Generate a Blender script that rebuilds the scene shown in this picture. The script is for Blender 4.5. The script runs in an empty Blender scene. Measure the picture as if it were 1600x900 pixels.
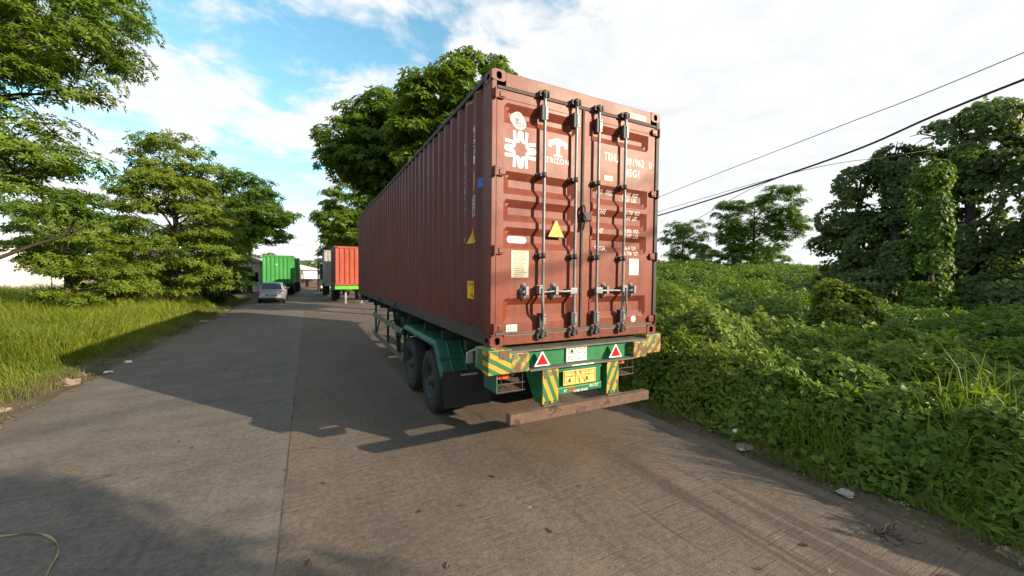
import bpy, bmesh, math, random
import numpy as np
from mathutils import Vector, Matrix, Euler
rnd = random.Random(7)
rng = np.random.default_rng(11)
scene = bpy.context.scene
COL = scene.collection
RAD = math.radians

# ------------------------------------------------------------------ camera
HB = 1.42                      # height of the container floor above the road
F_PX = 604.44
cam_d = bpy.data.cameras.new('camera')
cam_d.sensor_fit = 'HORIZONTAL'; cam_d.sensor_width = 36.0
cam_d.lens = F_PX * 36.0 / 1600.0
cam_d.clip_start = 0.05; cam_d.clip_end = 3000
cam = bpy.data.objects.new('camera', cam_d); COL.objects.link(cam)
yaw, pit, rol = -0.483612587, -0.0346673192, 0.00923764472
CAM = Vector((-1.67775773, -3.68070529, 0.77135 + HB))
fwd = Vector((-math.sin(yaw)*math.cos(pit), math.cos(yaw)*math.cos(pit), math.sin(pit)))
rt = Vector((math.cos(yaw), math.sin(yaw), 0)); up = rt.cross(fwd)
r2 = rt*math.cos(rol) + up*math.sin(rol); u2 = -rt*math.sin(rol) + up*math.cos(rol)
M = Matrix((r2, u2, -fwd)).transposed().to_4x4(); M.translation = CAM
cam.matrix_world = M
scene.camera = cam

# ------------------------------------------------------------------ light
SUN_EL = RAD(20.0)
to_sun = Vector((0.605*math.cos(SUN_EL), -0.796*math.cos(SUN_EL), math.sin(SUN_EL))).normalized()
sd = bpy.data.lights.new('sun', 'SUN'); sd.energy = 5.0; sd.angle = RAD(0.5); sd.color = (1.0, 0.83, 0.62)
sun = bpy.data.objects.new('sun', sd); COL.objects.link(sun)
sun.rotation_euler = to_sun.to_track_quat('Z', 'Y').to_euler(); sun.location = (20, -26, 14)

w = bpy.data.worlds.new('World'); scene.world = w; w.use_nodes = True
nt = w.node_tree; nt.nodes.clear(); N = nt.nodes; L = nt.links
out = N.new('ShaderNodeOutputWorld'); bg = N.new('ShaderNodeBackground'); bg.inputs['Strength'].default_value = 0.1
sky = N.new('ShaderNodeTexSky'); sky.sky_type = 'NISHITA'; sky.sun_disc = False
sky.sun_elevation = SUN_EL; sky.sun_rotation = math.atan2(to_sun.x, to_sun.y)
sky.air_density = 1.0; sky.dust_density = 1.2; sky.ozone_density = 1.5
SKY_GAIN = 1.5; CLOUD = 5.2
tc = N.new('ShaderNodeTexCoord'); sep = N.new('ShaderNodeSeparateXYZ'); L.new(tc.outputs['Generated'], sep.inputs[0])
def wm(op, a, b=None, c=None, clamp=False):
    n = N.new('ShaderNodeMath'); n.operation = op; n.use_clamp = clamp
    for i, x in enumerate((a, b, c)):
        if x is None: continue
        if isinstance(x, (int, float)): n.inputs[i].default_value = x
        else: L.new(x, n.inputs[i])
    return n.outputs[0]
zc = wm('ADD', wm('MAXIMUM', sep.outputs[2], 0.0), 0.16)
cx = wm('DIVIDE', sep.outputs[0], zc); cy = wm('DIVIDE', sep.outputs[1], zc)
comb = N.new('ShaderNodeCombineXYZ'); L.new(cx, comb.inputs[0]); L.new(cy, comb.inputs[1])
def wnoise(scale, detail, rough, off, dist=0.0):
    mp = N.new('ShaderNodeMapping'); L.new(comb.outputs[0], mp.inputs[0]); mp.inputs['Location'].default_value = off
    n = N.new('ShaderNodeTexNoise'); n.inputs['Scale'].default_value = scale; n.inputs['Detail'].default_value = detail
    n.inputs['Roughness'].default_value = rough; n.inputs['Distortion'].default_value = dist
    L.new(mp.outputs[0], n.inputs['Vector']); return n.outputs['Fac']
n1 = wnoise(1.5, 8, 0.52, (3.1, 1.7, 0)); n2 = wnoise(4.2, 8, 0.62, (5.2, 8.4, 0), 0.4)
# more cloud towards the sun side (+x), clear blue towards the upper left
bias = N.new('ShaderNodeMapRange'); L.new(sep.outputs[0], bias.inputs[0])
bias.inputs[1].default_value = 0.25; bias.inputs[2].default_value = 0.85; bias.inputs[3].default_value = 0.012; bias.inputs[4].default_value = 0.22
dens = wm('ADD', wm('ADD', wm('MULTIPLY', n1, 0.62), wm('MULTIPLY', n2, 0.38)), bias.outputs[0])
mr = N.new('ShaderNodeMapRange'); mr.interpolation_type = 'SMOOTHSTEP'; L.new(dens, mr.inputs[0])
mr.inputs[1].default_value = 0.45; mr.inputs[2].default_value = 0.565
veil = N.new('ShaderNodeMapRange'); L.new(sep.outputs[2], veil.inputs[0])       # pale towards the horizon
veil.inputs[1].default_value = 0.0; veil.inputs[2].default_value = 0.22; veil.inputs[3].default_value = 0.42; veil.inputs[4].default_value = 0.0
mask = wm('MAXIMUM', mr.outputs[0], veil.outputs[0], clamp=True)
shade = N.new('ShaderNodeMapRange'); L.new(n2, shade.inputs[0]); shade.inputs[1].default_value = 0.3; shade.inputs[2].default_value = 0.7
shade.inputs[3].default_value = 0.90; shade.inputs[4].default_value = 1.06
cm = N.new('ShaderNodeMix'); cm.data_type = 'RGBA'; L.new(mask, cm.inputs['Factor'])
hs = N.new('ShaderNodeHueSaturation'); hs.inputs['Hue'].default_value = 0.47; hs.inputs['Saturation'].default_value = 1.12; hs.inputs['Value'].default_value = SKY_GAIN
L.new(sky.outputs[0], hs.inputs['Color']); L.new(hs.outputs[0], cm.inputs['A'])
cb = N.new('ShaderNodeMix'); cb.data_type = 'RGBA'; cb.blend_type = 'MULTIPLY'; cb.inputs['Factor'].default_value = 1.0
cb.inputs['A'].default_value = (CLOUD*0.97, CLOUD*0.99, CLOUD*1.01, 1); L.new(shade.outputs[0], cb.inputs['B'])
L.new(cb.outputs['Result'], cm.inputs['B']); L.new(cm.outputs['Result'], bg.inputs['Color']); L.new(bg.outputs[0], out.inputs[0])

vs = scene.view_settings
vs.view_transform = 'Standard'; vs.look = 'None'; vs.gamma = 1.0; vs.use_curve_mapping = False
vs.exposure = 1.0
scene.cycles.max_bounces = 6; scene.cycles.transparent_max_bounces = 4
scene.cycles.diffuse_bounces = 3; scene.cycles.glossy_bounces = 3; scene.cycles.transmission_bounces = 3

# ------------------------------------------------------------------ helpers
def tag(o, label=None, cat=None, group=None, kind=None):
    if label: o['label'] = label
    if cat: o['category'] = cat
    if group: o['group'] = group
    if kind: o['kind'] = kind
    return o
def thing(name, label, cat, loc=(0, 0, 0), group=None):
    o = bpy.data.objects.new(name, None); COL.objects.link(o); o.location = loc; o.empty_display_size = 0.3
    return tag(o, label, cat, group)
def origin_of(o):
    v = Vector((0, 0, 0))
    while o is not None: v += o.location; o = o.parent
    return v
def finish(me, name, mats, parent=None, smooth=False):
    for m in (mats if isinstance(mats, (list, tuple)) else [mats]): me.materials.append(m)
    if smooth: me.polygons.foreach_set('use_smooth', [True]*len(me.polygons))
    o = bpy.data.objects.new(name, me); COL.objects.link(o)
    if parent is not None: o.parent = parent
    return o
class MB:
    """collects shapes in world coordinates; build() links them as ONE mesh object under a parent"""
    def __init__(s): s.v = []; s.f = []; s.m = []; s.sm = []
    def add(s, vs, fs, mi=0, sm=False):
        b = len(s.v); s.v += [tuple(v) for v in vs]
        for f in fs: s.f.append(tuple(b+i for i in f)); s.m.append(mi); s.sm.append(sm)
        return s
    def box(s, x0, x1, y0, y1, z0, z1, mi=0):
        vs = [(x, y, z) for z in (z0, z1) for y in (y0, y1) for x in (x0, x1)]
        return s.add(vs, [(0, 2, 3, 1), (4, 5, 7, 6), (0, 1, 5, 4), (2, 6, 7, 3), (0, 4, 6, 2), (1, 3, 7, 5)], mi)
    def bbox(s, x0, x1, y0, y1, z0, z1, b=0.006, mi=0):
        """bevelled box"""
        b = min(b, abs(x1-x0)/3, abs(y1-y0)/3, abs(z1-z0)/3)
        bm = bmesh.new(); bmesh.ops.create_cube(bm, size=1)
        for v in bm.verts: v.co = Vector(((x0+x1)/2+v.co.x*(x1-x0), (y0+y1)/2+v.co.y*(y1-y0), (z0+z1)/2+v.co.z*(z1-z0)))
        bmesh.ops.bevel(bm, geom=bm.edges[:], offset=b, segments=2, affect='EDGES', profile=0.5)
        bm.verts.index_update()
        s.add([v.co[:] for v in bm.verts], [[v.index for v in f.verts] for f in bm.faces], mi); bm.free(); return s
    def cyl(s, p0, p1, r0, r1=None, n=12, mi=0, caps=True, sm=True):
        r1 = r0 if r1 is None else r1
        p0 = Vector(p0); p1 = Vector(p1); d = (p1-p0)
        if d.length < 1e-6: return s
        d.normalize(); a = d.orthogonal().normalized(); b = d.cross(a)
        vs = []
        for p, r in ((p0, r0), (p1, r1)):
            for i in range(n):
                t = 2*math.pi*i/n; vs.append(p + a*math.cos(t)*r + b*math.sin(t)*r)
        s.add(vs, [(i, (i+1) % n, n+(i+1) % n, n+i) for i in range(n)], mi, sm)
        if caps: s.add(vs[:n], [tuple(range(n-1, -1, -1))], mi); s.add(vs[n:], [tuple(range(n))], mi)
        return s
    def tube(s, pts, rs, n=8, mi=0, sm=True):
        pts = [Vector(p) for p in pts]
        if not isinstance(rs, (list, tuple)): rs = [rs]*len(pts)
        vs = []; a = None
        for i, p in enumerate(pts):
            d = (pts[min(i+1, len(pts)-1)] - pts[max(i-1, 0)]).normalized()
            if a is None: a = d.orthogonal().normalized()
            a = (a - d*a.dot(d)).normalized(); b = d.cross(a)
            for k in range(n):
                t = 2*math.pi*k/n; vs.append(p + a*math.cos(t)*rs[i] + b*math.sin(t)*rs[i])
        fs = [(i*n+k, i*n+(k+1) % n, (i+1)*n+(k+1) % n, (i+1)*n+k) for i in range(len(pts)-1) for k in range(n)]
        s.add(vs, fs, mi, sm); s.add(vs[:n], [tuple(range(n-1, -1, -1))], mi); s.add(vs[-n:], [tuple(range(n))], mi); return s
    def prism(s, poly, axis, a, b, mi=0):
        """poly: 2D points in the two other axes (in xyz order), extruded from a to b along axis"""
        def mk(p, t):
            q = list(p); q.insert(axis, t); return tuple(q)
        n = len(poly); vs = [mk(p, a) for p in poly] + [mk(p, b) for p in poly]
        return s.add(vs, [tuple(range(n-1, -1, -1)), tuple(range(n, 2*n))] + [(i, (i+1) % n, n+(i+1) % n, n+i) for i in range(n)], mi)
    def lathe(s, c, axis, prof, n=32, mi=0, sm=True):
        """prof: list of (t along axis, radius)"""
        c = Vector(c); ax = Vector(axis).normalized(); a = ax.orthogonal().normalized(); b = ax.cross(a)
        vs = [c + ax*t + (a*math.cos(2*math.pi*k/n) + b*math.sin(2*math.pi*k/n))*r for t, r in prof for k in range(n)]
        fs = [(i*n+k, i*n+(k+1) % n, (i+1)*n+(k+1) % n, (i+1)*n+k) for i in range(len(prof)-1) for k in range(n)]
        return s.add(vs, fs, mi, sm)
    def build(s, name, mats, parent=None, label=None):
        o = origin_of(parent) if parent is not None else Vector((0, 0, 0))
        me = bpy.data.meshes.new(name)
        me.from_pydata([(v[0]-o.x, v[1]-o.y, v[2]-o.z) for v in s.v], [], s.f)
        me.polygons.foreach_set('material_index', s.m); me.polygons.foreach_set('use_smooth', s.sm)
        bm = bmesh.new(); bm.from_mesh(me); bmesh.ops.recalc_face_normals(bm, faces=bm.faces); bm.to_mesh(me); bm.free()
        ob = finish(me, name, mats, parent)
        if label: ob['label'] = label
        return ob
def copy_tree(o, parent=None):
    c = o.copy(); COL.objects.link(c); c.parent = parent
    for k in ('label',):
        if parent is None and k in c: pass
    for ch in list(o.children): copy_tree(ch, c)
    return c

# ------------------------------------------------------------------ materials
def newmat(name):
    m = bpy.data.materials.new(name); m.use_nodes = True; t = m.node_tree
    for n in list(t.nodes):
        if n.type not in ('BSDF_PRINCIPLED', 'OUTPUT_MATERIAL'): t.nodes.remove(n)
    return m, t, t.nodes['Principled BSDF']
def nd(t, typ, **kw):
    n = t.nodes.new(typ)
    for k, v in kw.items():
        if k.startswith('i_'): n.inputs[k[2:].replace('_', ' ')].default_value = v
        else: setattr(n, k, v)
    return n
def noise(t, scale, detail=5, rough=0.6, vec=None, sc3=None, dist=0.0):
    n = nd(t, 'ShaderNodeTexNoise'); n.inputs['Scale'].default_value = scale; n.inputs['Detail'].default_value = detail
    n.inputs['Roughness'].default_value = rough; n.inputs['Distortion'].default_value = dist
    if vec is None:
        vec = nd(t, 'ShaderNodeNewGeometry').outputs['Position']
    if sc3:
        mp = nd(t, 'ShaderNodeMapping'); mp.inputs['Scale'].default_value = sc3; t.links.new(vec, mp.inputs[0]); vec = mp.outputs[0]
    t.links.new(vec, n.inputs['Vector']); return n.outputs['Fac']
def ramp(t, fac, stops, interp='LINEAR'):
    r = nd(t, 'ShaderNodeValToRGB'); r.color_ramp.interpolation = interp
    e = r.color_ramp.elements
    while len(e) < len(stops): e.new(0.5)
    for i, (p, c) in enumerate(stops):
        e[i].position = p; e[i].color = (*c, 1) if len(c) == 3 else c
    t.links.new(fac, r.inputs[0]); return r.outputs[0]
def mixc(t, fac, a, b, mode='MIX'):
    m = nd(t, 'ShaderNodeMix', data_type='RGBA', blend_type=mode)
    for k, x in (('Factor', fac), ('A', a), ('B', b)):
        if isinstance(x, (int, float)): m.inputs[k].default_value = x
        elif isinstance(x, tuple): m.inputs[k].default_value = (*x, 1) if len(x) == 3 else x
        else: t.links.new(x, m.inputs[k])
    return m.outputs['Result']
def mth(t, op, a, b=None, clamp=False):
    n = nd(t, 'ShaderNodeMath', operation=op, use_clamp=clamp)
    for i, x in enumerate((a, b)):
        if x is None: continue
        if isinstance(x, (int, float)): n.inputs[i].default_value = x
        else: t.links.new(x, n.inputs[i])
    return n.outputs[0]
def bump(t, bs, h, strength=0.3, dist=0.02):
    b = nd(t, 'ShaderNodeBump'); b.inputs['Strength'].default_value = strength; b.inputs['Distance'].default_value = dist
    t.links.new(h, b.inputs['Height']); t.links.new(b.outputs[0], bs.inputs['Normal'])
def c3(c, k): return tuple(min(1, x*k) for x in c)
def paint(name, col, rough=0.5, var=0.25, scale=3.0, wear=None, wear_amt=0.0, metal=0.0, bmp=0.0, streak=False, spec=0.4, wscale=9.0):
    """painted or plain surface: mottled base colour, optional chips of 'wear' colour, optional vertical streaks"""
    m, t, b = newmat(name)
    f = noise(t, scale, 6, 0.65)
    c = ramp(t, f, [(0.25, c3(col, 1-var)), (0.55, col), (0.8, c3(col, 1+var*0.8))])
    if streak:
        g = noise(t, 1.0, 5, 0.7, sc3=(14, 14, 0.9))
        c = mixc(t, ramp(t, g, [(0.45, (0, 0, 0)), (0.75, (0.55, 0.55, 0.55))]), c, c3(col, 0.62))
    if wear:
        h = noise(t, wscale, 8, 0.75)
        lo = 0.72 - wear_amt
        c = mixc(t, ramp(t, h, [(lo, (0, 0, 0)), (lo+0.05, (1, 1, 1))]), c, wear)
    t.links.new(c, b.inputs['Base Color']); b.inputs['Roughness'].default_value = rough; b.inputs['Metallic'].default_value = metal
    b.inputs['Specular IOR Level'].default_value = spec
    if bmp: bump(t, b, noise(t, scale*6, 6, 0.7), bmp, 0.01)
    return m
def container_paint(name, col, dark, rust=(0.06, 0.03, 0.02), dent=0.25, bright=None):
    m, t, b = newmat(name)
    f = noise(t, 0.9, 6, 0.65); c = ramp(t, f, [(0.3, c3(col, 0.82)), (0.52, col), (0.75, bright or c3(col, 1.16))])
    g = noise(t, 1.0, 6, 0.7, sc3=(11, 11, 0.8))
    c = mixc(t, ramp(t, g, [(0.44, (0, 0, 0)), (0.72, (0.85, 0.85, 0.85))]), c, dark)
    pch = noise(t, 0.55, 4, 0.55); c = mixc(t, ramp(t, pch, [(0.56, (0, 0, 0)), (0.60, (0.30, 0.30, 0.30))]), c, c3(col, 1.35))
    rs = mth(t, 'MULTIPLY', noise(t, 1.0, 5, 0.7, sc3=(30, 30, 1.6)), noise(t, 1.7, 4, 0.6)); c = mixc(t, ramp(t, rs, [(0.33, (0, 0, 0)), (0.42, (0.7, 0.7, 0.7))]), c, rust)
    s = noise(t, 26, 5, 0.8); c = mixc(t, ramp(t, s, [(0.66, (0, 0, 0)), (0.70, (0.75, 0.75, 0.75))]), c, rust)
    s2 = noise(t, 40, 3, 0.6, sc3=(1, 1, 1)); c = mixc(t, ramp(t, s2, [(0.735, (0, 0, 0)), (0.76, (0.55, 0.55, 0.55))]), c, c3(col, 2.0))
    t.links.new(c, b.inputs['Base Color']); 
    t.links.new(ramp(t, f, [(0.3, (0.42,)*3), (0.8, (0.62,)*3)]), b.inputs['Roughness']); b.inputs['Specular IOR Level'].default_value = 0.35
    h = mth(t, 'ADD', mth(t, 'MULTIPLY', noise(t, 1.6, 3, 0.5), 1.0), mth(t, 'MULTIPLY', noise(t, 30, 4, 0.6), 0.04))
    bump(t, b, h, dent, 0.05)
    return m
def foliage(name, cols, rough=0.48, trans=0.42, spec=0.3, big=0.35):
    """per-leaf colour from the 'v' attribute, drifting over the crown with a slow noise"""
    m, t, b = newmat(name)
    at = nd(t, 'ShaderNodeAttribute', attribute_name='v')
    f = mth(t, 'ADD', mth(t, 'MULTIPLY', at.outputs['Fac'], 0.7), mth(t, 'MULTIPLY', mth(t, 'SUBTRACT', noise(t, big, 3, 0.6), 0.35), 0.9))
    k = len(cols)
    c = ramp(t, f, [(i/(k-1), cols[i]) for i in range(k)])
    t.links.new(c, b.inputs['Base Color']); b.inputs['Roughness'].default_value = rough; b.inputs['Specular IOR Level'].default_value = spec
    tr = nd(t, 'ShaderNodeBsdfTranslucent'); t.links.new(mixc(t, 1.0, c, (1.25, 1.3, 0.5), 'MULTIPLY'), tr.inputs[0])
    mx = nd(t, 'ShaderNodeMixShader'); mx.inputs[0].default_value = trans
    t.links.new(b.outputs[0], mx.inputs[1]); t.links.new(tr.outputs[0], mx.inputs[2])
    t.links.new(mx.outputs[0], t.nodes['Material Output'].inputs[0])
    return m

RUST = (0.075, 0.035, 0.02)
MT = dict(
    red = container_paint('oxide_red_paint', (0.172, 0.036, 0.017), (0.100, 0.022, 0.011), dent=0.35),
    redfr = container_paint('oxide_red_frame_paint', (0.150, 0.035, 0.019), (0.080, 0.022, 0.014), dent=0.1),
    redside = container_paint('maroon_side_paint', (0.125, 0.022, 0.020), (0.080, 0.017, 0.016), dent=0.55),  # darker, less orange red for side and roof panels
    orange = container_paint('orange_red_paint', (0.36, 0.070, 0.040), (0.20, 0.045, 0.03)),
    green = container_paint('bright_green_paint', (0.040, 0.25, 0.055), (0.03, 0.13, 0.04)),
    grey = container_paint('pale_grey_paint', (0.30, 0.30, 0.29), (0.20, 0.19, 0.18)),
    rail = paint('dusty_brown_rail', (0.060, 0.042, 0.040), 0.7, 0.3, 5, RUST, 0.05),
    steel = paint('galvanised_rod_steel', (0.20, 0.205, 0.215), 0.45, 0.35, 14, (0.10, 0.065, 0.05), 0.06, metal=0.4, wscale=22),
    castcam = paint('dark_cast_steel', (0.06, 0.055, 0.052), 0.6, 0.4, 18, RUST, 0.1, metal=0.3),
    rubber = paint('door_gasket_rubber', (0.085, 0.078, 0.070), 0.85, 0.4, 6, (0.16, 0.15, 0.14), 0.05),
    blackp = paint('near_black_edge', (0.022, 0.021, 0.022), 0.6, 0.4, 8, (0.16, 0.14, 0.13), -0.0, wscale=24),
    hole = paint('dark_pocket', (0.01, 0.01, 0.01), 0.9, 0.2),
    tyre = paint('dusty_tyre_rubber', (0.026, 0.025, 0.025), 0.85, 0.35, 9, (0.08, 0.07, 0.06), 0.02, bmp=0.3),
    rim = paint('dusty_wheel_rim', (0.045, 0.044, 0.044), 0.6, 0.4, 9, RUST, 0.05, metal=0.2),
    flap = paint('black_rubber_flap', (0.018, 0.018, 0.019), 0.75, 0.4, 3, (0.05, 0.045, 0.04), 0.02),
    tgreen = paint('trailer_green_paint', (0.012, 0.150, 0.050), 0.48, 0.4, 6, (0.07, 0.06, 0.035), 0.11, wscale=7, streak=True),
    tgreendk = paint('trailer_guard_green_paint', (0.020, 0.105, 0.070), 0.55, 0.45, 5, (0.07, 0.065, 0.05), 0.09),
    tdark = paint('greasy_chassis_green', (0.016, 0.040, 0.028), 0.7, 0.5, 5, (0.05, 0.04, 0.03), 0.1),
    tlime = paint('lime_green_paint', (0.10, 0.42, 0.04), 0.45, 0.25, 6, RUST, 0.05),
    flange = paint('worn_flange', (0.10, 0.105, 0.085), 0.6, 0.45, 7, (0.17, 0.10, 0.07), 0.1, wscale=6),
    bumper = paint('rusty_brown_bumper_beam', (0.125, 0.078, 0.056), 0.9, 0.5, 5, (0.05, 0.03, 0.022), 0.17, bmp=0.25, wscale=5),
    white = paint('white_marking_paint', (0.72, 0.70, 0.66), 0.6, 0.1, 12, (0.30, 0.16, 0.12), 0.04, wscale=30),
    cream = paint('cream_marking_paint', (0.60, 0.52, 0.42), 0.6, 0.1, 12),
    whitefade = paint('faded_white_paint', (0.62, 0.62, 0.62), 0.6, 0.2, 12, (0.10, 0.04, 0.03), 0.06, wscale=30),
    labelw = paint('white_label', (0.68, 0.70, 0.70), 0.5, 0.08, 20),
    labely = paint('cream_label', (0.55, 0.50, 0.36), 0.5, 0.12, 20),
    black = paint('black_lettering', (0.02, 0.02, 0.02), 0.6, 0.2),
    greyink = paint('grey_lettering', (0.20, 0.19, 0.17), 0.6, 0.3),
    yellow = paint('warning_yellow', (0.80, 0.42, 0.012), 0.45, 0.12, 8, (0.5, 0.3, 0.05), 0.03),
    platey = paint('yellow_number_plate', (0.72, 0.46, 0.12), 0.45, 0.12, 12, (0.5, 0.4, 0.3), 0.06, wscale=14),
    bluest = paint('blue_sticker', (0.02, 0.12, 0.42), 0.4, 0.15, 9),
    goldst = paint('ochre_sticker', (0.33, 0.20, 0.04), 0.5, 0.2, 16),
    redrefl = paint('red_reflector', (0.62, 0.015, 0.02), 0.25, 0.1, 20),
    lampor = paint('orange_lamp_lens', (0.75, 0.12, 0.03), 0.25, 0.15, 20),
    zinc = paint('pale_zinc', (0.33, 0.35, 0.36), 0.45, 0.2, 12, metal=0.4),
    conc = paint('pale_wall', (0.62, 0.62, 0.60), 0.8, 0.12, 0.8),
    silver = paint('silver_car_paint', (0.36, 0.42, 0.50), 0.28, 0.04, 1.0, metal=0.35, spec=0.6),
    glass = paint('dark_window_glass', (0.012, 0.015, 0.018), 0.08, 0.1, spec=0.8),
    plastic = paint('black_plastic', (0.02, 0.02, 0.022), 0.6, 0.2),
    bark = paint('tree_bark', (0.085, 0.068, 0.052), 0.9, 0.45, 7, bmp=0.8),
    barkdk = paint('dark_tree_bark', (0.045, 0.036, 0.030), 0.9, 0.45, 7, bmp=0.8),
)
def stripes(name, ax, az, period, ca=(0.52, 0.30, 0.02), cb=(0.014, 0.13, 0.045), wear=0.1, ay=0.0):
    m, t, b = newmat(name)
    g = nd(t, 'ShaderNodeNewGeometry'); s = nd(t, 'ShaderNodeSeparateXYZ'); t.links.new(g.outputs['Position'], s.inputs[0])
    k = mth(t, 'ADD', mth(t, 'ADD', mth(t, 'MULTIPLY', s.outputs[0], ax/period), mth(t, 'MULTIPLY', s.outputs[1], ay/period)), mth(t, 'MULTIPLY', s.outputs[2], az/period))
    k = mth(t, 'FRACT', mth(t, 'ADD', k, mth(t, 'MULTIPLY', noise(t, 9, 3, 0.5), 0.06)))
    c = mixc(t, mth(t, 'GREATER_THAN', k, 0.5), cb, ca)
    c = mixc(t, mth(t, 'MULTIPLY', noise(t, 12, 5, 0.7), 0.45), c, c3(cb, 0.7))
    h = noise(t, 10, 8, 0.75); lo = 0.63-wear
    c = mixc(t, ramp(t, h, [(lo, (0, 0, 0)), (lo+0.05, (1, 1, 1))]), c, (0.11, 0.05, 0.03))
    t.links.new(c, b.inputs['Base Color']); b.inputs['Roughness'].default_value = 0.5
    return m
MT['stA'] = stripes('hazard_stripes_slanting_down', 0.55, 1.0, 0.105, wear=0.09)
MT['stB'] = stripes('hazard_stripes_post', 1.0, 0.42, 0.105, wear=0.08)
MT['stC'] = stripes('hazard_stripes_post_mirrored', 1.0, -0.42, 0.105, wear=0.08)
MT['stD'] = stripes('hazard_stripes_worn', 1.0, -0.8, 0.13, ca=(0.42, 0.27, 0.03), cb=(0.045, 0.13, 0.06), wear=0.14)
MT['stE'] = stripes('guard_rail_stripes', 0.0, 0.3, 0.34, ca=(0.22, 0.27, 0.15), cb=(0.05, 0.11, 0.05), wear=0.08, ay=1.0)

# ---- lettering: built-in font turned into meshes, mapped onto a surface
def text_mesh(s, bold=0.0, shear=0.0, cut=None):
    cu = bpy.data.curves.new('t', 'FONT'); cu.body = s; cu.size = 1.0; cu.offset = bold; cu.shear = shear; cu.resolution_u = 4; cu.space_character = 1.12
    ob = bpy.data.objects.new('t', cu); COL.objects.link(ob)
    dg = bpy.context.evaluated_depsgraph_get(); me = bpy.data.meshes.new_from_object(ob.evaluated_get(dg))
    bm = bmesh.new(); bm.from_mesh(me); bmesh.ops.triangulate(bm, faces=bm.faces)
    bpy.data.objects.remove(ob); bpy.data.curves.remove(cu); bpy.data.meshes.remove(me)
    return bm
def refine(vs, fs, maxlen):
    """split triangles until no edge is longer than maxlen (2D)"""
    vs = list(vs); todo = list(fs)
    for _ in range(7):
        mid = {}; out = []; any_ = False
        def m(a, b):
            k = (min(a, b), max(a, b))
            if k not in mid:
                if math.dist(vs[a], vs[b]) > maxlen: vs.append(((vs[a][0]+vs[b][0])/2, (vs[a][1]+vs[b][1])/2)); mid[k] = len(vs)-1
                else: mid[k] = None
            return mid[k]
        for a, b, c in todo:
            p, q, r = m(a, b), m(b, c), m(c, a); k = sum(x is not None for x in (p, q, r))
            if k: any_ = True
            if k == 0: out.append((a, b, c))
            elif k == 3: out += [(a, p, r), (p, b, q), (r, q, c), (p, q, r)]
            else:
                while not (p is not None and r is None): a, b, c, p, q, r = b, c, a, q, r, p
                if k == 1: out += [(a, p, c), (p, b, c)]
                else: out += [(p, b, q), (a, p, q), (a, q, c)]
        todo = out
        if not any_: break
    return vs, todo
def put_text(mb, s, x0, x1, z0, z1, surf, mi=0, bold=0.012, shear=0.0, maxlen=0.04):
    """fit the lettering into the box (a in x0..x1, b in z0..z1) and map it through surf(a,b)->xyz"""
    bm = text_mesh(s, bold, shear)
    xs = [v.co.x for v in bm.verts]; ys = [v.co.y for v in bm.verts]
    ax, bx, ay, by = min(xs), max(xs), min(ys), max(ys)
    for v in bm.verts: v.co = Vector((x0+(v.co.x-ax)/(bx-ax)*(x1-x0), z0+(v.co.y-ay)/(by-ay)*(z1-z0), 0))
    bm.verts.index_update()
    vs, fs = refine([(v.co.x, v.co.y) for v in bm.verts], [tuple(v.index for v in f.verts) for f in bm.faces], maxlen); bm.free()
    mb.add([surf(*p) for p in vs], fs, mi)
def put_poly(mb, poly, surf, mi=0, step=0.04):
    bm = bmesh.new(); vs = [bm.verts.new((p[0], p[1], 0)) for p in poly]; f = bm.faces.new(vs); f.normal_update()
    bmesh.ops.triangulate(bm, faces=[f], ngon_method='EAR_CLIP')
    bm.verts.index_update()
    vs, fs = refine([(v.co.x, v.co.y) for v in bm.verts], [tuple(v.index for v in f.verts) for f in bm.faces], step); bm.free()
    mb.add([surf(*p) for p in vs], fs, mi)
def ribbon(path, w):
    """closed outline of a thick stroke along a 2D path"""
    l, r = [], []
    for i, p in enumerate(path):
        a = path[max(i-1, 0)]; b = path[min(i+1, len(path)-1)]
        d = Vector((b[0]-a[0], b[1]-a[1])).normalized(); nrm = Vector((-d.y, d.x))*w/2
        l.append((p[0]+nrm.x, p[1]+nrm.y)); r.append((p[0]-nrm.x, p[1]-nrm.y))
    return l, r
def put_stroke(mb, path, w, surf, mi=0):
    l, r = ribbon(path, w); n = len(l)
    vs = [surf(*p) for p in l] + [surf(*p) for p in r]
    mb.add(vs, [(i, i+1, n+i+1, n+i) for i in range(n-1)], mi)

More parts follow.
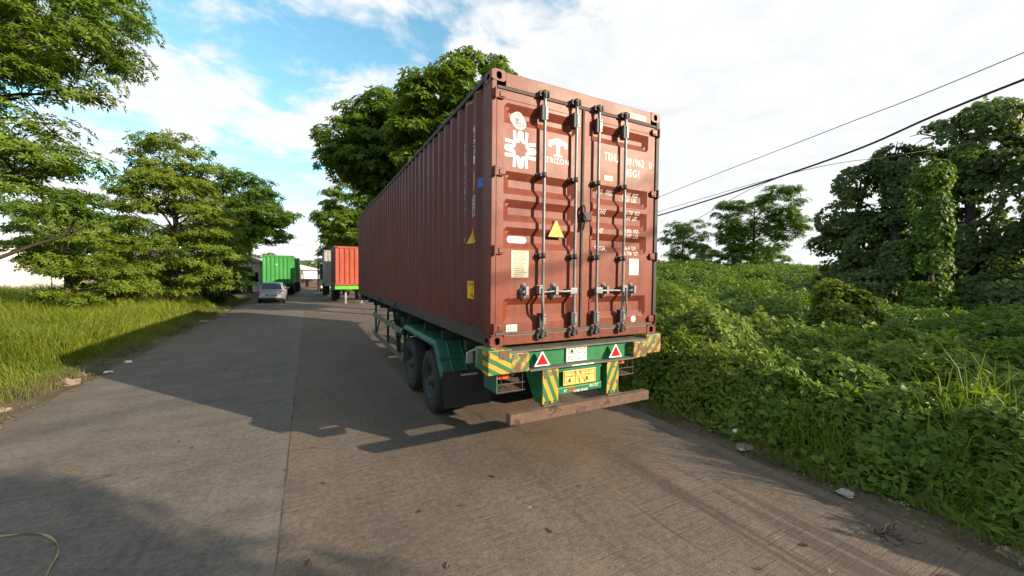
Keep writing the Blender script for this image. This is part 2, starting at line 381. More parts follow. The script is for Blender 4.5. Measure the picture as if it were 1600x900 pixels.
# ---- corrugated panel: profile runs along one axis
def corr_profile(length, pitch=0.278, depth=0.036, start=0.0):
    """list of (t, inset) along the panel"""
    p = [(0, 0)]; t = start
    while t + pitch*0.99 < length:
        p += [(t+0.035, 0), (t+0.103, depth), (t+0.175, depth), (t+0.243, 0)]; t += pitch
    p.append((length, 0)); return p
def corr_at(prof, t):
    for (a, da), (b, db) in zip(prof, prof[1:]):
        if a <= t <= b: return da + (db-da)*(t-a)/max(1e-9, b-a)
    return 0
def casting(mb, x, y, z, sx, sy, sz):
    """ISO corner casting with its outer corner at x,y,z; sx,sy,sz = direction from that corner inwards"""
    W, D, H = 0.162, 0.178, 0.118
    def P(a, b, c): return (x+sx*a, y+sy*b, z+sz*c)
    def holed(fn, A, B, ha, hb, mi=0):
        n = 16; ca, cb = A*0.52, B*0.52
        oc = []; ic = []
        for k in range(n):
            t = 2*math.pi*(k+0.5)/n; c, s = math.cos(t), math.sin(t)
            m = max(abs(c), abs(s)); oc.append((A/2+c/m*A/2, B/2+s/m*B/2)); ic.append((ca+ha*math.copysign(abs(c)**0.8, c), cb+hb*math.copysign(abs(s)**0.8, s)))
        vs = [fn(a, b, 0) for a, b in oc] + [fn(a, b, 0) for a, b in ic] + [fn(a, b, 0.05) for a, b in ic]
        fs = [(k, (k+1) % n, n+(k+1) % n, n+k) for k in range(n)]
        mb.add(vs, fs, 0); mb.add(vs, [(n+k, n+(k+1) % n, 2*n+(k+1) % n, 2*n+k) for k in range(n)] + [tuple(range(2*n, 3*n))], 1)
    holed(lambda a, b, c: P(a, c, b), W, H, 0.032, 0.040)
    holed(lambda a, b, c: P(c, a, b), D, H, 0.038, 0.028)
    holed(lambda a, b, c: P(a, b, c), W, D, 0.032, 0.055)
    mb.add([P(W, 0, 0), P(W, D, 0), P(W, D, H), P(W, 0, H)], [(0, 1, 2, 3)]); mb.add([P(0, D, 0), P(W, D, 0), P(W, D, H), P(0, D, H)], [(0, 1, 2, 3)])
    mb.add([P(0, 0, H), P(W, 0, H), P(W, D, H), P(0, D, H)], [(0, 1, 2, 3)])

W2 = 2.438
def container(name, label, x0, y0, z0, Lc, Hc, mpanel, mframe, mrail, group=None, detail=False, ends=('corr', 'corr'), mside=None):
    root = thing(name, label, 'container', (x0+W2/2, y0+Lc/2, z0), group)
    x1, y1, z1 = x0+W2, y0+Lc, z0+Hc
    ms = mside or mpanel
    # long sides
    pr = corr_profile(Lc-0.34, start=0.03)
    for sx, xs in ((1, x0), (-1, x1)):
        vs = []
        for t, d in pr:
            X = xs+sx*(0.010+d); Y = y0+0.17+t
            vs += [(X, Y, z0+0.16), (X, Y, z1-0.055)]
        mb = MB().add(vs, [(2*i, 2*i+2, 2*i+3, 2*i+1) for i in range(len(pr)-1)])
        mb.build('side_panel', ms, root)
        MB().bbox(min(xs, xs+sx*0.06), max(xs, xs+sx*0.06), y0+0.178, y1-0.178, z1-0.062, z1-0.006).build('top_rail', mrail, root)
        mb = MB().box(min(xs+sx*0.004, xs+sx*0.05), max(xs+sx*0.004, xs+sx*0.05), y0+0.178, y1-0.178, z0+0.012, z0+0.165)
        mb.box(min(xs+sx*0.004, xs+sx*0.09), max(xs+sx*0.004, xs+sx*0.09), y0+0.178, y1-0.178, z0+0.008, z0+0.012)
        for yy in (y0+Lc/2-1.05, y0+Lc/2+1.05):
            mb.box(min(xs+sx*0.002, xs+sx*0.03), max(xs+sx*0.002, xs+sx*0.03), yy-0.18, yy+0.18, z0+0.03, z0+0.14, 1)
        mb.build('bottom_rail', [mrail, MT['hole']], root)
    # roof and floor
    n = int(Lc/0.21); vs = []; 
    for i in range(n*2+1):
        Y = y0+0.05+(Lc-0.1)*i/(n*2); Z = z1-0.012-(0.018 if i % 2 else 0)
        vs += [(x0+0.06, Y, Z), (x1-0.06, Y, Z)]
    MB().add(vs, [(2*i, 2*i+1, 2*i+3, 2*i+2) for i in range(n*2)]).build('roof_panel', ms, root)
    mb = MB().box(x0+0.06, x1-0.06, y0+0.06, y1-0.06, z0+0.13, z0+0.16)
    y = y0+0.3
    while y < y1-0.2: mb.box(x0+0.05, x1-0.05, y, y+0.045, z0+0.02, z0+0.129); y += 0.30
    mb.build('floor', MT['castcam'], root)
    # posts, castings
    for sx, xs in ((1, x0), (-1, x1)):
        for sy, ys in ((1, y0), (-1, y1)):
            mb = MB(); a, b = sorted((xs, xs+sx*0.062)); c, d = sorted((ys, ys+sy*0.165))
            mb.bbox(a+0.003*(sx > 0), b-0.003*(sx < 0), c+0.003*(sy > 0), d-0.003*(sy < 0), z0+0.116, z1-0.116, 0.008)
            mb.build('corner_post', ms if sx > 0 and not detail else mframe, root)
            for sz, zs in ((1, z0), (-1, z1)):
                mb = MB(); casting(mb, xs, ys, zs, sx, sy, sz); mb.build('corner_casting', [mframe, MT['hole']], root)
    for e, (sy, ys) in zip(ends, ((1, y0), (-1, y1))):
        a, b = sorted((ys+sy*0.004, ys+sy*0.07))
        MB().bbox(x0+0.162, x1-0.162, a, b, z1-0.16, z1-0.008, 0.008).build('header_beam', mframe, root)
        MB().bbox(x0+0.162, x1-0.162, a, b, z0+0.01, z0+0.12, 0.008).build('sill_beam', mframe, root)
        if e == 'corr':
            pe = corr_profile(W2-0.12, pitch=0.33, depth=0.045, start=0.02); vs = []
            for t, d in pe: vs += [(x0+0.06+t, ys+sy*(0.022+d), z0+0.12), (x0+0.06+t, ys+sy*(0.022+d), z1-0.16)]
            MB().add(vs, [(2*i, 2*i+2, 2*i+3, 2*i+1) for i in range(len(pe)-1)]).build('end_wall', mpanel, root)
    return root

# ================================================================== the main container
box = container('shipping_container', 'large oxide red shipping container with white lettered double doors, on the green striped trailer', 0, 0, HB, 12.192, 2.896,
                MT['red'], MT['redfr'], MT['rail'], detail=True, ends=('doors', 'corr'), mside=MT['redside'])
ZT = HB+2.896
TR = [(4.00, 3.92, 3.87, 3.79), (3.29, 3.21, 3.13, 3.05), (2.995, 2.915, 2.84, 2.76), (2.70, 2.62, 2.545, 2.47), (1.935, 1.86, 1.745, 1.665)]
YD = 0.014      # outer plane of the doors
def fz(z):
    for a, b, c, d in TR:
        if d <= z <= a:
            if z > b: return (a-z)/(a-b)
            if z < c: return (z-d)/(c-d)
            return 1.0
    return 0.0
DX = {0: (0.068, 1.168), 1: (1.204, 2.372)}
PX = {0: (0.150, 1.075), 1: (1.300, 2.245)}
def fx(x, k):
    a, b = PX[k]
    if x <= a or x >= b: return 0.0
    return min(1.0, (x-a)/0.075, (b-x)/0.075)
def door_y(x, z):
    k = 0 if x < 1.186 else 1
    return YD + 0.046*min(fz(z), fx(x, k))
ZD0, ZD1 = 1.575, 4.125
zb = sorted({ZD0, ZD1} | {v for t in TR for v in t})
for k in (0, 1):
    a, b = DX[k]; pa, pb = PX[k]
    xb = [a, pa, pa+0.0375, pa+0.075] + [pa+0.075+(pb-pa-0.15)*i/4 for i in range(1, 4)] + [pb-0.075, pb-0.0375, pb, b]
    zz = []
    for p, q in zip(zb, zb[1:]):
        zz += [p, (p+q)/2]
    zz.append(zb[-1])
    vs = [(x, door_y(x, z), z) for z in zz for x in xb]; nx = len(xb)
    mb = MB().add(vs, [(j*nx+i, j*nx+i+1, (j+1)*nx+i+1, (j+1)*nx+i) for j in range(len(zz)-1) for i in range(nx-1)])
    mb.box(a, b, YD+0.055, YD+0.07, ZD0, ZD1)
    # folded frame line round the panel
    mb.bbox(pa-0.006, pb+0.006, YD-0.005, YD-0.0008, 4.035, 4.041, 0.001)
    door = mb.build('door', MT['red'], box, label='left door leaf carrying the round white emblem' if k == 0 else 'right door leaf carrying the weight table')
    # hinges
    for z in (4.06, 3.265, 2.445, 1.62):
        hb = MB(); s = 1 if k == 0 else -1; hx = a-0.012 if k == 0 else b+0.012
        hb.bbox(min(hx-s*0.045, hx+s*0.085), max(hx-s*0.045, hx+s*0.085), -0.012, YD-0.001, z-0.042, z+0.042, 0.010)
        hb.bbox(min(hx+s*0.03, hx+s*0.10), max(hx+s*0.03, hx+s*0.10), -0.022, -0.010, z-0.026, z+0.026, 0.008)
        hb.cyl((hx-s*0.02, -0.02, z-0.055), (hx-s*0.02, -0.02, z+0.055), 0.014)
        hb.build('hinge', MT['redfr'], door)
    # locking rods
    for xr in ((0.617, 1.046) if k == 0 else (1.376, 1.795)):
        y = -0.048; rb = MB(); kr = MB()
        rb.cyl((xr, y, 1.53), (xr, y, 4.15), 0.0175, n=14)
        for z in (3.285, 2.405):                                    # bearing brackets
            rb.bbox(xr-0.075, xr+0.03, -0.002, YD-0.001, z-0.025, z+0.025, 0.004, 1)
            rb.bbox(xr-0.055, xr+0.028, -0.052, -0.003, z-0.020, z+0.020, 0.006, 1)
            rb.lathe((xr, y, z-0.028), (0, 0, 1), [(0, 0.0176), (0, 0.026), (0.056, 0.026), (0.056, 0.0176)], 14, 1)
        for z, h in ((3.955, 0.17), (1.685, 0.16)):                 # guard plates
            rb.bbox(xr-0.046, xr+0.012, -0.060, YD-0.002, z-h/2, z+h/2, 0.008, 1)
            rb.bbox(xr-0.006, xr+0.030, -0.072, -0.056, z-h/2+0.01, z+h/2-0.01, 0.006, 0)
            for q in (-0.05, 0.05): rb.cyl((xr+0.014, -0.077, z+q), (xr+0.014, -0.071, z+q), 0.008, n=8, mi=1)
        rb.build('locking_rod', [MT['steel'], MT['rim']], door)
        for z, s in ((4.165, 1), (1.515, -1)):                      # cams and keepers on the frame
            kr.cyl((xr, y, z-0.03), (xr, y, z+0.03), 0.026, n=12)
            kr.bbox(xr-0.05, xr+0.045, -0.035, 0.002, z-0.028, z-0.010, 0.005); kr.bbox(xr-0.045, xr+0.05, -0.050, 0.002, z+0.010, z+0.028, 0.005)
            kr.bbox(xr-0.065, xr-0.040, -0.045, 0.002, z-0.035, z+0.025, 0.005); kr.bbox(xr+0.042, xr+0.062, -0.055, 0.002, z-0.02, z+0.035, 0.005)
            kr.cyl((xr-0.03, -0.062, z), (xr+0.02, -0.062, z+s*0.02), 0.012, n=8)
            kr.bbox(xr-0.012, xr+0.012, -0.075, -0.02, z-0.045*s-0.01, z-0.045*s+0.03, 0.006)
            kr.build('rod_cam', MT['castcam'], door); kr = MB()
# handles and holders
hd = [c for c in box.children if c.name.startswith('door')]
def handle(xr, z, kind, door):
    mb = MB()
    if kind == 'left':      # horizontal handle running left from the rod
        mb.bbox(xr-0.075, xr+0.028, -0.078, -0.020, z-0.038, z+0.038, 0.008)
        mb.tube([(xr-0.05, -0.065, z), (xr-0.16, -0.060, z-0.006), (xr-0.24, -0.050, z+0.002), (xr-0.42, -0.046, z-0.012)], [0.014, 0.015, 0.013, 0.011], 8)
    elif kind == 'right':
        mb.bbox(xr-0.028, xr+0.075, -0.078, -0.020, z-0.038, z+0.038, 0.008)
        mb.tube([(xr+0.05, -0.065, z), (xr+0.16, -0.060, z-0.004), (xr+0.26, -0.050, z), (xr+0.39, -0.046, z-0.006)], [0.014, 0.016, 0.013, 0.012], 8)
    else:                   # hub with the handle hanging down along the rod
        mb.bbox(xr-0.03, xr+0.055*kind[1], -0.080, -0.022, z-0.045, z+0.04, 0.008)
        h = xr+kind[1]*0.025
        mb.tube([(h, -0.080, z+0.01), (h-0.005, -0.088, z-0.12), (h+0.012, -0.086, z-0.24), (h+0.018, -0.070, z-0.34)], [0.017, 0.013, 0.013, 0.009], 8)
    mb.build('handle', MT['steel'], door)
handle(1.046, 2.010, 'left', hd[0]); handle(0.617, 2.03, ('down', -1), hd[0])
handle(1.376, 2.010, 'right', hd[1]); handle(1.795, 2.03, ('down', 1), hd[1])
for x, dr in ((0.402, hd[0]), (0.790, hd[0]), (1.530, hd[1]), (1.975, hd[1])):
    z = 2.012; mb = MB()
    mb.lathe((x, YD, z), (0, -1, 0), [(0.0, 0.05), (0.010, 0.048), (0.012, 0.0)], 16, 0)
    for s in (-1, 1):
        mb.lathe((x, YD, z+s*0.062), (0, -1, 0), [(0.0, 0.034), (0.012, 0.032), (0.014, 0.012), (0.024, 0.011), (0.025, 0.0)], 14, 0)
    mb.bbox(x-0.022, x+0.026, -0.062, YD-0.001, z-0.045, z-0.016, 0.006); mb.bbox(x-0.022, x+0.026, -0.068, YD-0.001, z+0.012, z+0.046, 0.006)
    mb.bbox(x-0.018, x+0.022, -0.076, -0.055, z-0.045, z+0.05, 0.006)
    mb.build('handle_catch', MT['steel'], dr)
# seals round the doors
g = MB()
g.bbox(0.066, 2.372, 0.001, 0.020, 4.126, 4.156, 0.004); g.bbox(0.066, 2.372, 0.001, 0.020, 1.541, 1.574, 0.004)
g.bbox(1.170, 1.184, -0.004, 0.020, 1.575, 4.125, 0.004); g.bbox(1.187, 1.202, 0.000, 0.020, 1.575, 4.125, 0.004)
g.box(1.1845, 1.1865, 0.010, 0.03, 1.575, 4.125)
g.build('door_gasket', MT['rubber'], box)
MB().bbox(2.374, 2.43, -0.003, 0.010, HB+0.12, ZT-0.12, 0.003).build('post_edge_strip', MT['blackp'], box)  # near-black strip down the right corner post
mb = MB().bbox(1.165, 1.285, -0.050, 0.010, 2.83, 2.925, 0.010); mb.tube([(1.17, -0.02, 3.0), (1.16, -0.035, 2.93), (1.20, -0.05, 2.86), (1.17, -0.03, 2.72)], 0.014, 6)
mb.tube([(1.19, -0.02, 3.02), (1.205, -0.03, 2.95), (1.175, -0.04, 2.90)], 0.012, 6); mb.build('seal_lock_box', MT['plastic'], box)

# ---- markings on the doors
def ds(x, z, off=0.0025): return (x, door_y(x, z)-off, z)
mk = MB()
def mpath(cx_, cz_, w_, h_, ang, flip=1):
    """the emblem's rounded M stroke"""
    pts = []; r = w_/4.0
    q = [(-1.5, -1.0, None)]
    pts.append((-w_*0.46, -h_/2))
    def arc(cx0, cy0, r0, a0, a1, n=7):
        for i in range(n+1):
            t = RAD(a0+(a1-a0)*i/n); pts.append((cx0+r0*math.cos(t), cy0+r0*math.sin(t)))
    arc(-w_*0.265, h_*0.30, w_*0.150, 175, 10)
    arc(0.0, -h_*0.22, w_*0.115, 190, 350)
    arc(w_*0.265, h_*0.30, w_*0.150, 170, 5)
    pts.append((w_*0.46, -h_/2))
    c, s = math.cos(ang), math.sin(ang)
    return [(cx_+(x*c-z*s*1.0), cz_+(x*s+z*c)) for x, z in pts]
ec, ez = 0.350, 3.535
for (ox, oz, an) in ((0, 0.140, math.pi), (0.136, 0.0, math.pi/2), (0, -0.140, 0.0), (-0.136, 0.0, -math.pi/2)):
    put_stroke(mk, mpath(ec+ox, ez+oz, 0.168, 0.105, an), 0.036, ds)
def ell(cx_, cz_, a, b, n=28): return [(cx_+a*math.cos(2*math.pi*i/n), cz_+b*math.sin(2*math.pi*i/n)) for i in range(n)]
put_poly(mk, ell(0.335, 3.845, 0.094, 0.100), ds)
mk.build('round_emblem', MT['white'], hd[0])
em = MB()
d2 = lambda x, z: ds(x, z, 0.0045)
put_stroke(em, ell(0.335, 3.845, 0.052, 0.066, 24)+[(0.387, 3.845)], 0.010, d2)
for i in range(26):
    t = 2*math.pi*i/26; put_stroke(em, [(0.335+0.067*math.cos(t), 3.845+0.076*math.sin(t)), (0.335+0.080*math.cos(t), 3.845+0.088*math.sin(t))], 0.008, d2)
for i in range(9):
    x = 0.335-0.03+0.0075*i; put_stroke(em, [(x, 3.80+0.01*math.sin(i*2.1)), (x+0.006*math.sin(i*3.), 3.845+0.01*math.cos(i)), (x-0.004, 3.89-abs(i-4)*0.004)], 0.0045, d2)
em.build('emblem_figure', MT['greyink'], hd[0])
tl = MB(); cxT = 0.835
tl_pts = [(0, .105), (-.128, .062), (-.128, .0), (-.094, -.012), (-.080, .022), (-.048, .030), (-.026, .010), (-.026, -.075), (-.062, -.092), (-.062, -.108), (0, -.108)]
put_poly(tl, [(cxT+x, 3.635+z) for x, z in tl_pts], ds)
tl2 = MB(); put_poly(tl2, [(cxT-x, 3.635+z) for x, z in reversed(tl_pts)], ds)  # right half of the two-tone mark, in cream
put_text(tl, 'TRITON', 0.672, 0.985, 3.452, 3.512, ds, bold=0.008)
for i, xx in enumerate((0.690, 0.745, 0.802, 0.845)):     # slab serifs
    put_stroke(tl, [(xx-0.016, 3.455), (xx+0.018, 3.455)], 0.008, ds)
tl.build('company_mark', MT['white'], hd[0]); tl2.build('company_mark_cream_half', MT['cream'], hd[0])
wt = MB()
def lettering(name, parent, mat, s_, a, b, z0_, z1_, surf, bold=0.0, shear=0.0):
    q = MB(); put_text(q, s_, a, b, z0_, z1_, surf, bold=bold, shear=shear); return q.build(name, mat, parent)
for s_, a, b, z0_, z1_ in (('TRHU', 1.512, 1.738, 3.588, 3.692), ('891962', 1.858, 2.172, 3.588, 3.680), ('45G1', 1.862, 2.090, 3.440, 3.540), ('0', 2.268, 2.312, 3.588, 3.672)):
    lettering('number_lettering', hd[1], MT['white'], s_, a, b, z0_, z1_, ds, 0.012)
for s_, a, b, z in (('MAX. GROSS', 1.430, 1.700, 3.215), ('TARE', 1.437, 1.560, 2.972), ('NET', 1.440, 1.515, 2.735), ('CU.CAP.', 1.418, 1.585, 2.525)):
    for w_, p, q_ in ([('MAX.', a, a+.10), ('GROSS', a+.15, b)] if 'GROSS' in s_ else [(s_, a, b)]): lettering('weight_lettering', hd[1], MT['white'], w_, p, q_, z-0.028, z+0.028, ds, 0.01)
for s_, a, b, z, sh in (('32.500  KGS', 1.850, 2.115, 3.222, .25), ('71.650  LBS.', 1.850, 2.105, 3.158, 0), ('3.700  KGS', 1.885, 2.118, 2.992, 0), ('8.160  LBS', 1.880, 2.105, 2.928, .3),
                        ('28.800  KGS.', 1.845, 2.112, 2.760, .1), ('63.490  LBS.', 1.850, 2.112, 2.695, 0), ('76.4  CU.M.', 1.885, 2.100, 2.545, .1), ('2.700  CU.FT.', 1.865, 2.118, 2.475, .1)):
    w1, w2 = s_.split('  '); m_ = a+(b-a)*0.50
    for w_, p, q_ in ((w1, a, m_), (w2, m_+.035, b)): lettering('weight_lettering', hd[1], MT['white'], w_, p, q_, z-0.024, z+0.024, ds, 0.01, sh)
# plates and stickers
def plate(x0, x1, z0, z1, mat, parent, name, y=None, lines=0, ink='greyink', b=0.002):
    y = YD-0.001 if y is None else y
    p = MB().bbox(x0, x1, y-0.004, y, z0, z1, b).build(name, mat, parent)
    if lines:
        q = MB(); h = (z1-z0)
        for i in range(lines):
            z = z1-h*(i+0.8)/(lines+0.6); a = x0+(x1-x0)*rnd.uniform(.06, .18); b_ = x1-(x1-x0)*rnd.uniform(.06, .3); x = a
            while x < b_:
                w_ = rnd.uniform(.006, .03); q.box(x, min(x+w_, b_), y-0.0052, y-0.0045, z-h*0.13/lines*2, z+h*0.13/lines*2); x += w_+0.006
        q.build(name+'_print', MT[ink], parent)
    return p
plate(0.248, 0.463, 2.160, 2.452, MT['labely'], hd[0], 'approval_plate', lines=14)
plate(0.192, 0.327, 1.568, 1.650, MT['labelw'], hd[0], 'small_label', lines=4)
plate(1.950, 2.112, 2.200, 2.408, MT['labelw'], hd[1], 'data_sheet', lines=11)
plate(1.512, 1.650, 3.350, 3.412, MT['labely'], hd[1], 'number_sticker'); q = MB(); put_text(q, '1141', 1.545, 1.630, 3.365, 3.397, lambda x, z: (x, YD-0.0065, z)); q.build('number_sticker_print', MT['greyink'], hd[1])
ov = MB(); r = 0.036
st = [(0.458-r+r*math.cos(t), 2.571+r*math.sin(t)) for t in [RAD(-90+i*15) for i in range(13)]] + [(0.214+r+r*math.cos(t), 2.571+r*math.sin(t)) for t in [RAD(90+i*15) for i in range(13)]]
put_poly(ov, st, ds); ov.build('oval_label', MT['labelw'], hd[0])
ov = MB(); put_text(ov, 'CORTEN STEEL', 0.236, 0.436, 2.576, 2.594, d2, bold=0); put_text(ov, 'CONTAINER', 0.262, 0.412, 2.550, 2.568, d2, bold=0); ov.build('oval_label_print', MT['greyink'], hd[0])
ov = MB(); put_poly(ov, ell(2.040, 1.632, 0.040, 0.040), ds); ov.build('round_sticker', MT['labelw'], hd[1])
ov = MB(); put_stroke(ov, [(2.012, 1.630), (2.04, 1.636), (2.066, 1.630)], 0.016, d2); ov.build('round_sticker_print', MT['zinc'], hd[1])
def tri_sign(c, w_, h_, parent, fn, name, inner, outer, t=0.006, k=0.80):
    o = MB(); a = [(c[0]-w_/2, c[1]), (c[0]+w_/2, c[1]), (c[0]+w_*0.04, c[1]+h_), (c[0]-w_*0.04, c[1]+h_)]
    vs = [fn(x, z, 0) for x, z in a] + [fn(x, z, t) for x, z in a]
    o.add(vs, [(0, 1, 2, 3), (4, 5, 6, 7), (0, 1, 5, 4), (1, 2, 6, 5), (2, 3, 7, 6), (3, 0, 4, 7)]).build(name, outer, parent)
    i_ = MB(); g_ = (c[0], c[1]+h_*0.36); b_ = [(g_[0]+(x-g_[0])*k, g_[1]+(z-g_[1])*k) for x, z in a]
    i_.add([fn(x, z, t+0.0015) for x, z in b_], [(0, 1, 2, 3)]).build(name+'_face', inner, parent)
fd = lambda x, z, t: (x, YD-0.002-t, z)
tri_sign((0.820, 2.618), 0.235, 0.205, hd[0], fd, 'warning_triangle', MT['yellow'], MT['black'], k=0.88)
q = MB(); 
for z, s_ in ((2.672, 'SUPER'), (2.648, 'HEAVY')): put_text(q, s_, 0.775, 0.868, z, z+0.017, lambda x, z: (x, YD-0.011, z), bold=0)
q.build('warning_triangle_print', MT['greyink'], hd[0])
# header reflective strip: yellow with pale slants
hz = stripes('header_hazard_strip', 1.0, 1.2, 0.09, ca=(0.62, 0.36, 0.05), cb=(0.62, 0.56, 0.44), wear=0.02)
MB().bbox(1.850, 2.185, 0.0005, 0.0035, 4.172, 4.238, 0.001).build('header_hazard_strip', hz, box)

# ---- markings on the left side, stacked down the corrugations
prL = corr_profile(12.192-0.34, start=0.03)
def ss(a, z, off=0.003): return (0.010+corr_at(prL, a-0.17)-off, a, z)
lw = MB()
def down(s_, yc, ztop, dz, h, w_, mb):
    z = ztop
    for ch in s_:
        if ch != ' ': put_text(mb, ch, yc+w_/2, yc-w_/2, z-h, z, ss, bold=0.01, maxlen=0.03)
        z -= dz
col_ = lambda *a: (lambda q: (down(*a, q), q.build('side_lettering', MT['whitefade'], box)))(MB())
col_('TRHU', 0.848, 3.905, 0.100, 0.082, 0.085); col_('891962', 0.848, 3.455, 0.100, 0.082, 0.085); col_('0', 0.848, 2.655, 0.1, 0.085, 0.095)
col_('45G1', 0.510, 3.885, 0.113, 0.090, 0.10)
col_('TRHU', 11.45, 4.08, 0.115, 0.085, 0.12); col_('891962', 11.45, 3.505, 0.115, 0.085, 0.12); col_('0', 11.45, 2.74, 0.1, 0.085, 0.12)
for a0, a1, z0_, z1_ in ((0.62, 0.46, 2.870, 3.085),):
    fr = [(a0, z0_), (a1, z0_), (a1, z1_), (a0, z1_), (a0, z0_)]; put_stroke(lw, [(a0+(a1-a0)*0+0, z0_+(z1_-z0_)*i/6) for i in range(7)], 0.012, ss); put_stroke(lw, [(a1, z0_+(z1_-z0_)*i/6) for i in range(7)], 0.012, ss)
    for z in (z0_, z0_+0.09, z1_): put_stroke(lw, [(a0+(a1-a0)*i/6, z) for i in range(7)], 0.014, ss)
    put_text(lw, 'i', 0.56, 0.53, 2.985, 3.07, ss); put_text(lw, 'c', 0.51, 0.475, 2.985, 3.05, ss); put_text(lw, 'k', 0.60, 0.57, 2.985, 3.05, ss); put_text(lw, '0', 0.575, 0.50, 2.885, 2.945, ss)
lw.build('side_symbol', MT['whitefade'], box)
def side_patch(y0_, y1_, z0_, z1_, mat, name):
    q = MB(); n = 10
    for i in range(n):
        a, b = y0_+(y1_-y0_)*i/n, y0_+(y1_-y0_)*(i+1)/n
        q.add([ss(a, z0_), ss(b, z0_), ss(b, z1_), ss(a, z1_)], [(0, 1, 2, 3)])
    q.build(name, mat, box)
side_patch(0.245, 0.415, 3.165, 3.275, MT['bluest'], 'blue_sticker')
side_patch(0.470, 0.585, 3.150, 3.365, MT['goldst'], 'ochre_sticker')
side_patch(0.805, 0.880, 4.045, 4.185, MT['whitefade'], 'owner_sticker')
side_patch(0.470, 0.705, 1.900, 2.110, MT['yellow'], 'height_placard')
q = MB(); sx_ = lambda a, z: ss(a, z, 0.005)
put_text(q, 'CAUTION', 0.695, 0.48, 2.055, 2.098, sx_, bold=0.01); put_text(q, "9'6", 0.62, 0.52, 1.985, 2.035, sx_, bold=0.01); put_text(q, 'HIGH', 0.66, 0.50, 1.915, 1.965, sx_, bold=0.01)
q.build('height_placard_print', MT['black'], box)
q = MB(); put_poly(q, [(0.72, 2.560), (0.44, 2.560), (0.575, 2.775)], ss); q.build('side_warning_triangle', MT['yellow'], box)
q = MB(); put_text(q, 'SUPER', 0.64, 0.50, 2.615, 2.64, sx_, bold=0); put_text(q, 'HEAVY', 0.65, 0.49, 2.58, 2.605, sx_, bold=0); q.build('side_triangle_print', MT['greyink'], box)
q = MB()
for i in range(2): put_poly(q, [(0.78-0.24*i, 4.20+0.03*i), (0.60-0.24*i, 4.20+0.03*i), (0.60-0.24*i, 4.255)], ss)
q.build('corner_hazard_mark', MT['goldst'], box)

# ================================================================== the trailer
def wheel(parent, x, y, sgn, R=0.49, w_=0.26, name='wheel', mrim=None):
    """outer face looks towards -x when sgn = 1"""
    mb = MB(); a = (1, 0, 0)
    prof = [(0.035, R*0.60), (0.0, R*0.64), (-0.002, R*0.80), (0.012, R*0.93), (0.035, R*0.985), (0.06, R), (w_-0.06, R), (w_-0.035, R*0.985), (w_-0.012, R*0.93), (w_+0.002, R*0.80), (w_, R*0.64), (w_-0.035, R*0.60)]
    mb.lathe((x, y, R), a, prof, 48)
    n = 44                                                    # tread blocks on the shoulders
    for k in range(n):
        t = 2*math.pi*k/n
        for q0, q1, sk in ((0.018, 0.085, 0.03), (w_-0.085, w_-0.018, -0.03), (0.098, w_-0.098, 0.0)):
            c, s = math.cos(t), math.sin(t); c2, s2 = math.cos(t+0.085), math.sin(t+0.085)
            ro, ri = R+0.010, R-0.012
            vs = []
            for (cc, sn) in ((c, s), (c2, s2)):
                for xx, rr in ((q0, ri-0.012*(q0 < 0.03)), (q1, ri-0.012*(q1 > w_-0.03)), (q1, ro-0.02*(q1 > w_-0.03)), (q0, ro-0.02*(q0 < 0.03))):
                    vs.append((x+xx, y+cc*rr, R+sn*rr))
            mb.add(vs, [(3, 2, 6, 7), (0, 3, 7, 4), (1, 2, 6, 5), (0, 1, 2, 3), (4, 5, 6, 7)])
    wh = mb.build(name, MT['tyre'], parent)
    rb = MB(); o = x if sgn > 0 else x+w_; d = (sgn, 0, 0)
    rb.lathe((o, y, R), d, [(0.035, R*0.605), (0.012, R*0.600), (0.008, R*0.560), (0.03, R*0.53), (0.12, R*0.50), (0.125, R*0.36), (0.085, R*0.27), (0.06, R*0.24), (0.055, R*0.15), (0.0, R*0.14), (-0.005, 0.0)], 36)
    for k in range(10):
        t = 2*math.pi*k/10; cy_, cz_ = y+math.cos(t)*R*0.315, R+math.sin(t)*R*0.315
        rb.cyl((o+sgn*0.075, cy_, cz_), (o+sgn*0.115, cy_, cz_), 0.018, n=6)
    for k in range(8):
        t = 2*math.pi*(k+.5)/8; cy_, cz_ = y+math.cos(t)*R*0.43, R+math.sin(t)*R*0.43
        rb.cyl((o+sgn*0.118, cy_, cz_), (o+sgn*0.124, cy_, cz_), 0.028, n=10, mi=1)
    rb.build('rim', [mrim or MT['rim'], MT['hole']], wh)
    return wh

tr = thing('container_trailer', 'green trailer with yellow hazard stripes and a brown bumper beam under the big red container', 'trailer', (1.22, 5.0, 0))
# chassis beams and cross members
for x in (0.72, 1.60):
    mb = MB().box(x+0.06, x+0.08, 0.02, 12.0, 0.98, 1.33); mb.box(x, x+0.14, 0.02, 12.0, 1.331, 1.352); mb.box(x, x+0.14, 0.02, 12.0, 0.958, 0.979)
    mb.build('chassis_beam', MT['tdark'], tr)
mb = MB()
for y in (1.0, 2.0, 3.0, 4.2, 5.4, 6.6, 7.8, 9.0, 10.2, 11.4): MB().box(0.12, 2.32, y, y+0.08, 1.20, 1.33).build('cross_member', MT['tdark'], tr)
MB().box(0.05, 2.39, 11.7, 11.95, 1.18, 1.40).build('front_bolster', MT['tdark'], tr)
for y in (5.4, 9.0): MB().box(0.0, 2.438, y+0.09, y+0.25, 1.354, 1.415).build('cross_member', MT['tdark'], tr)
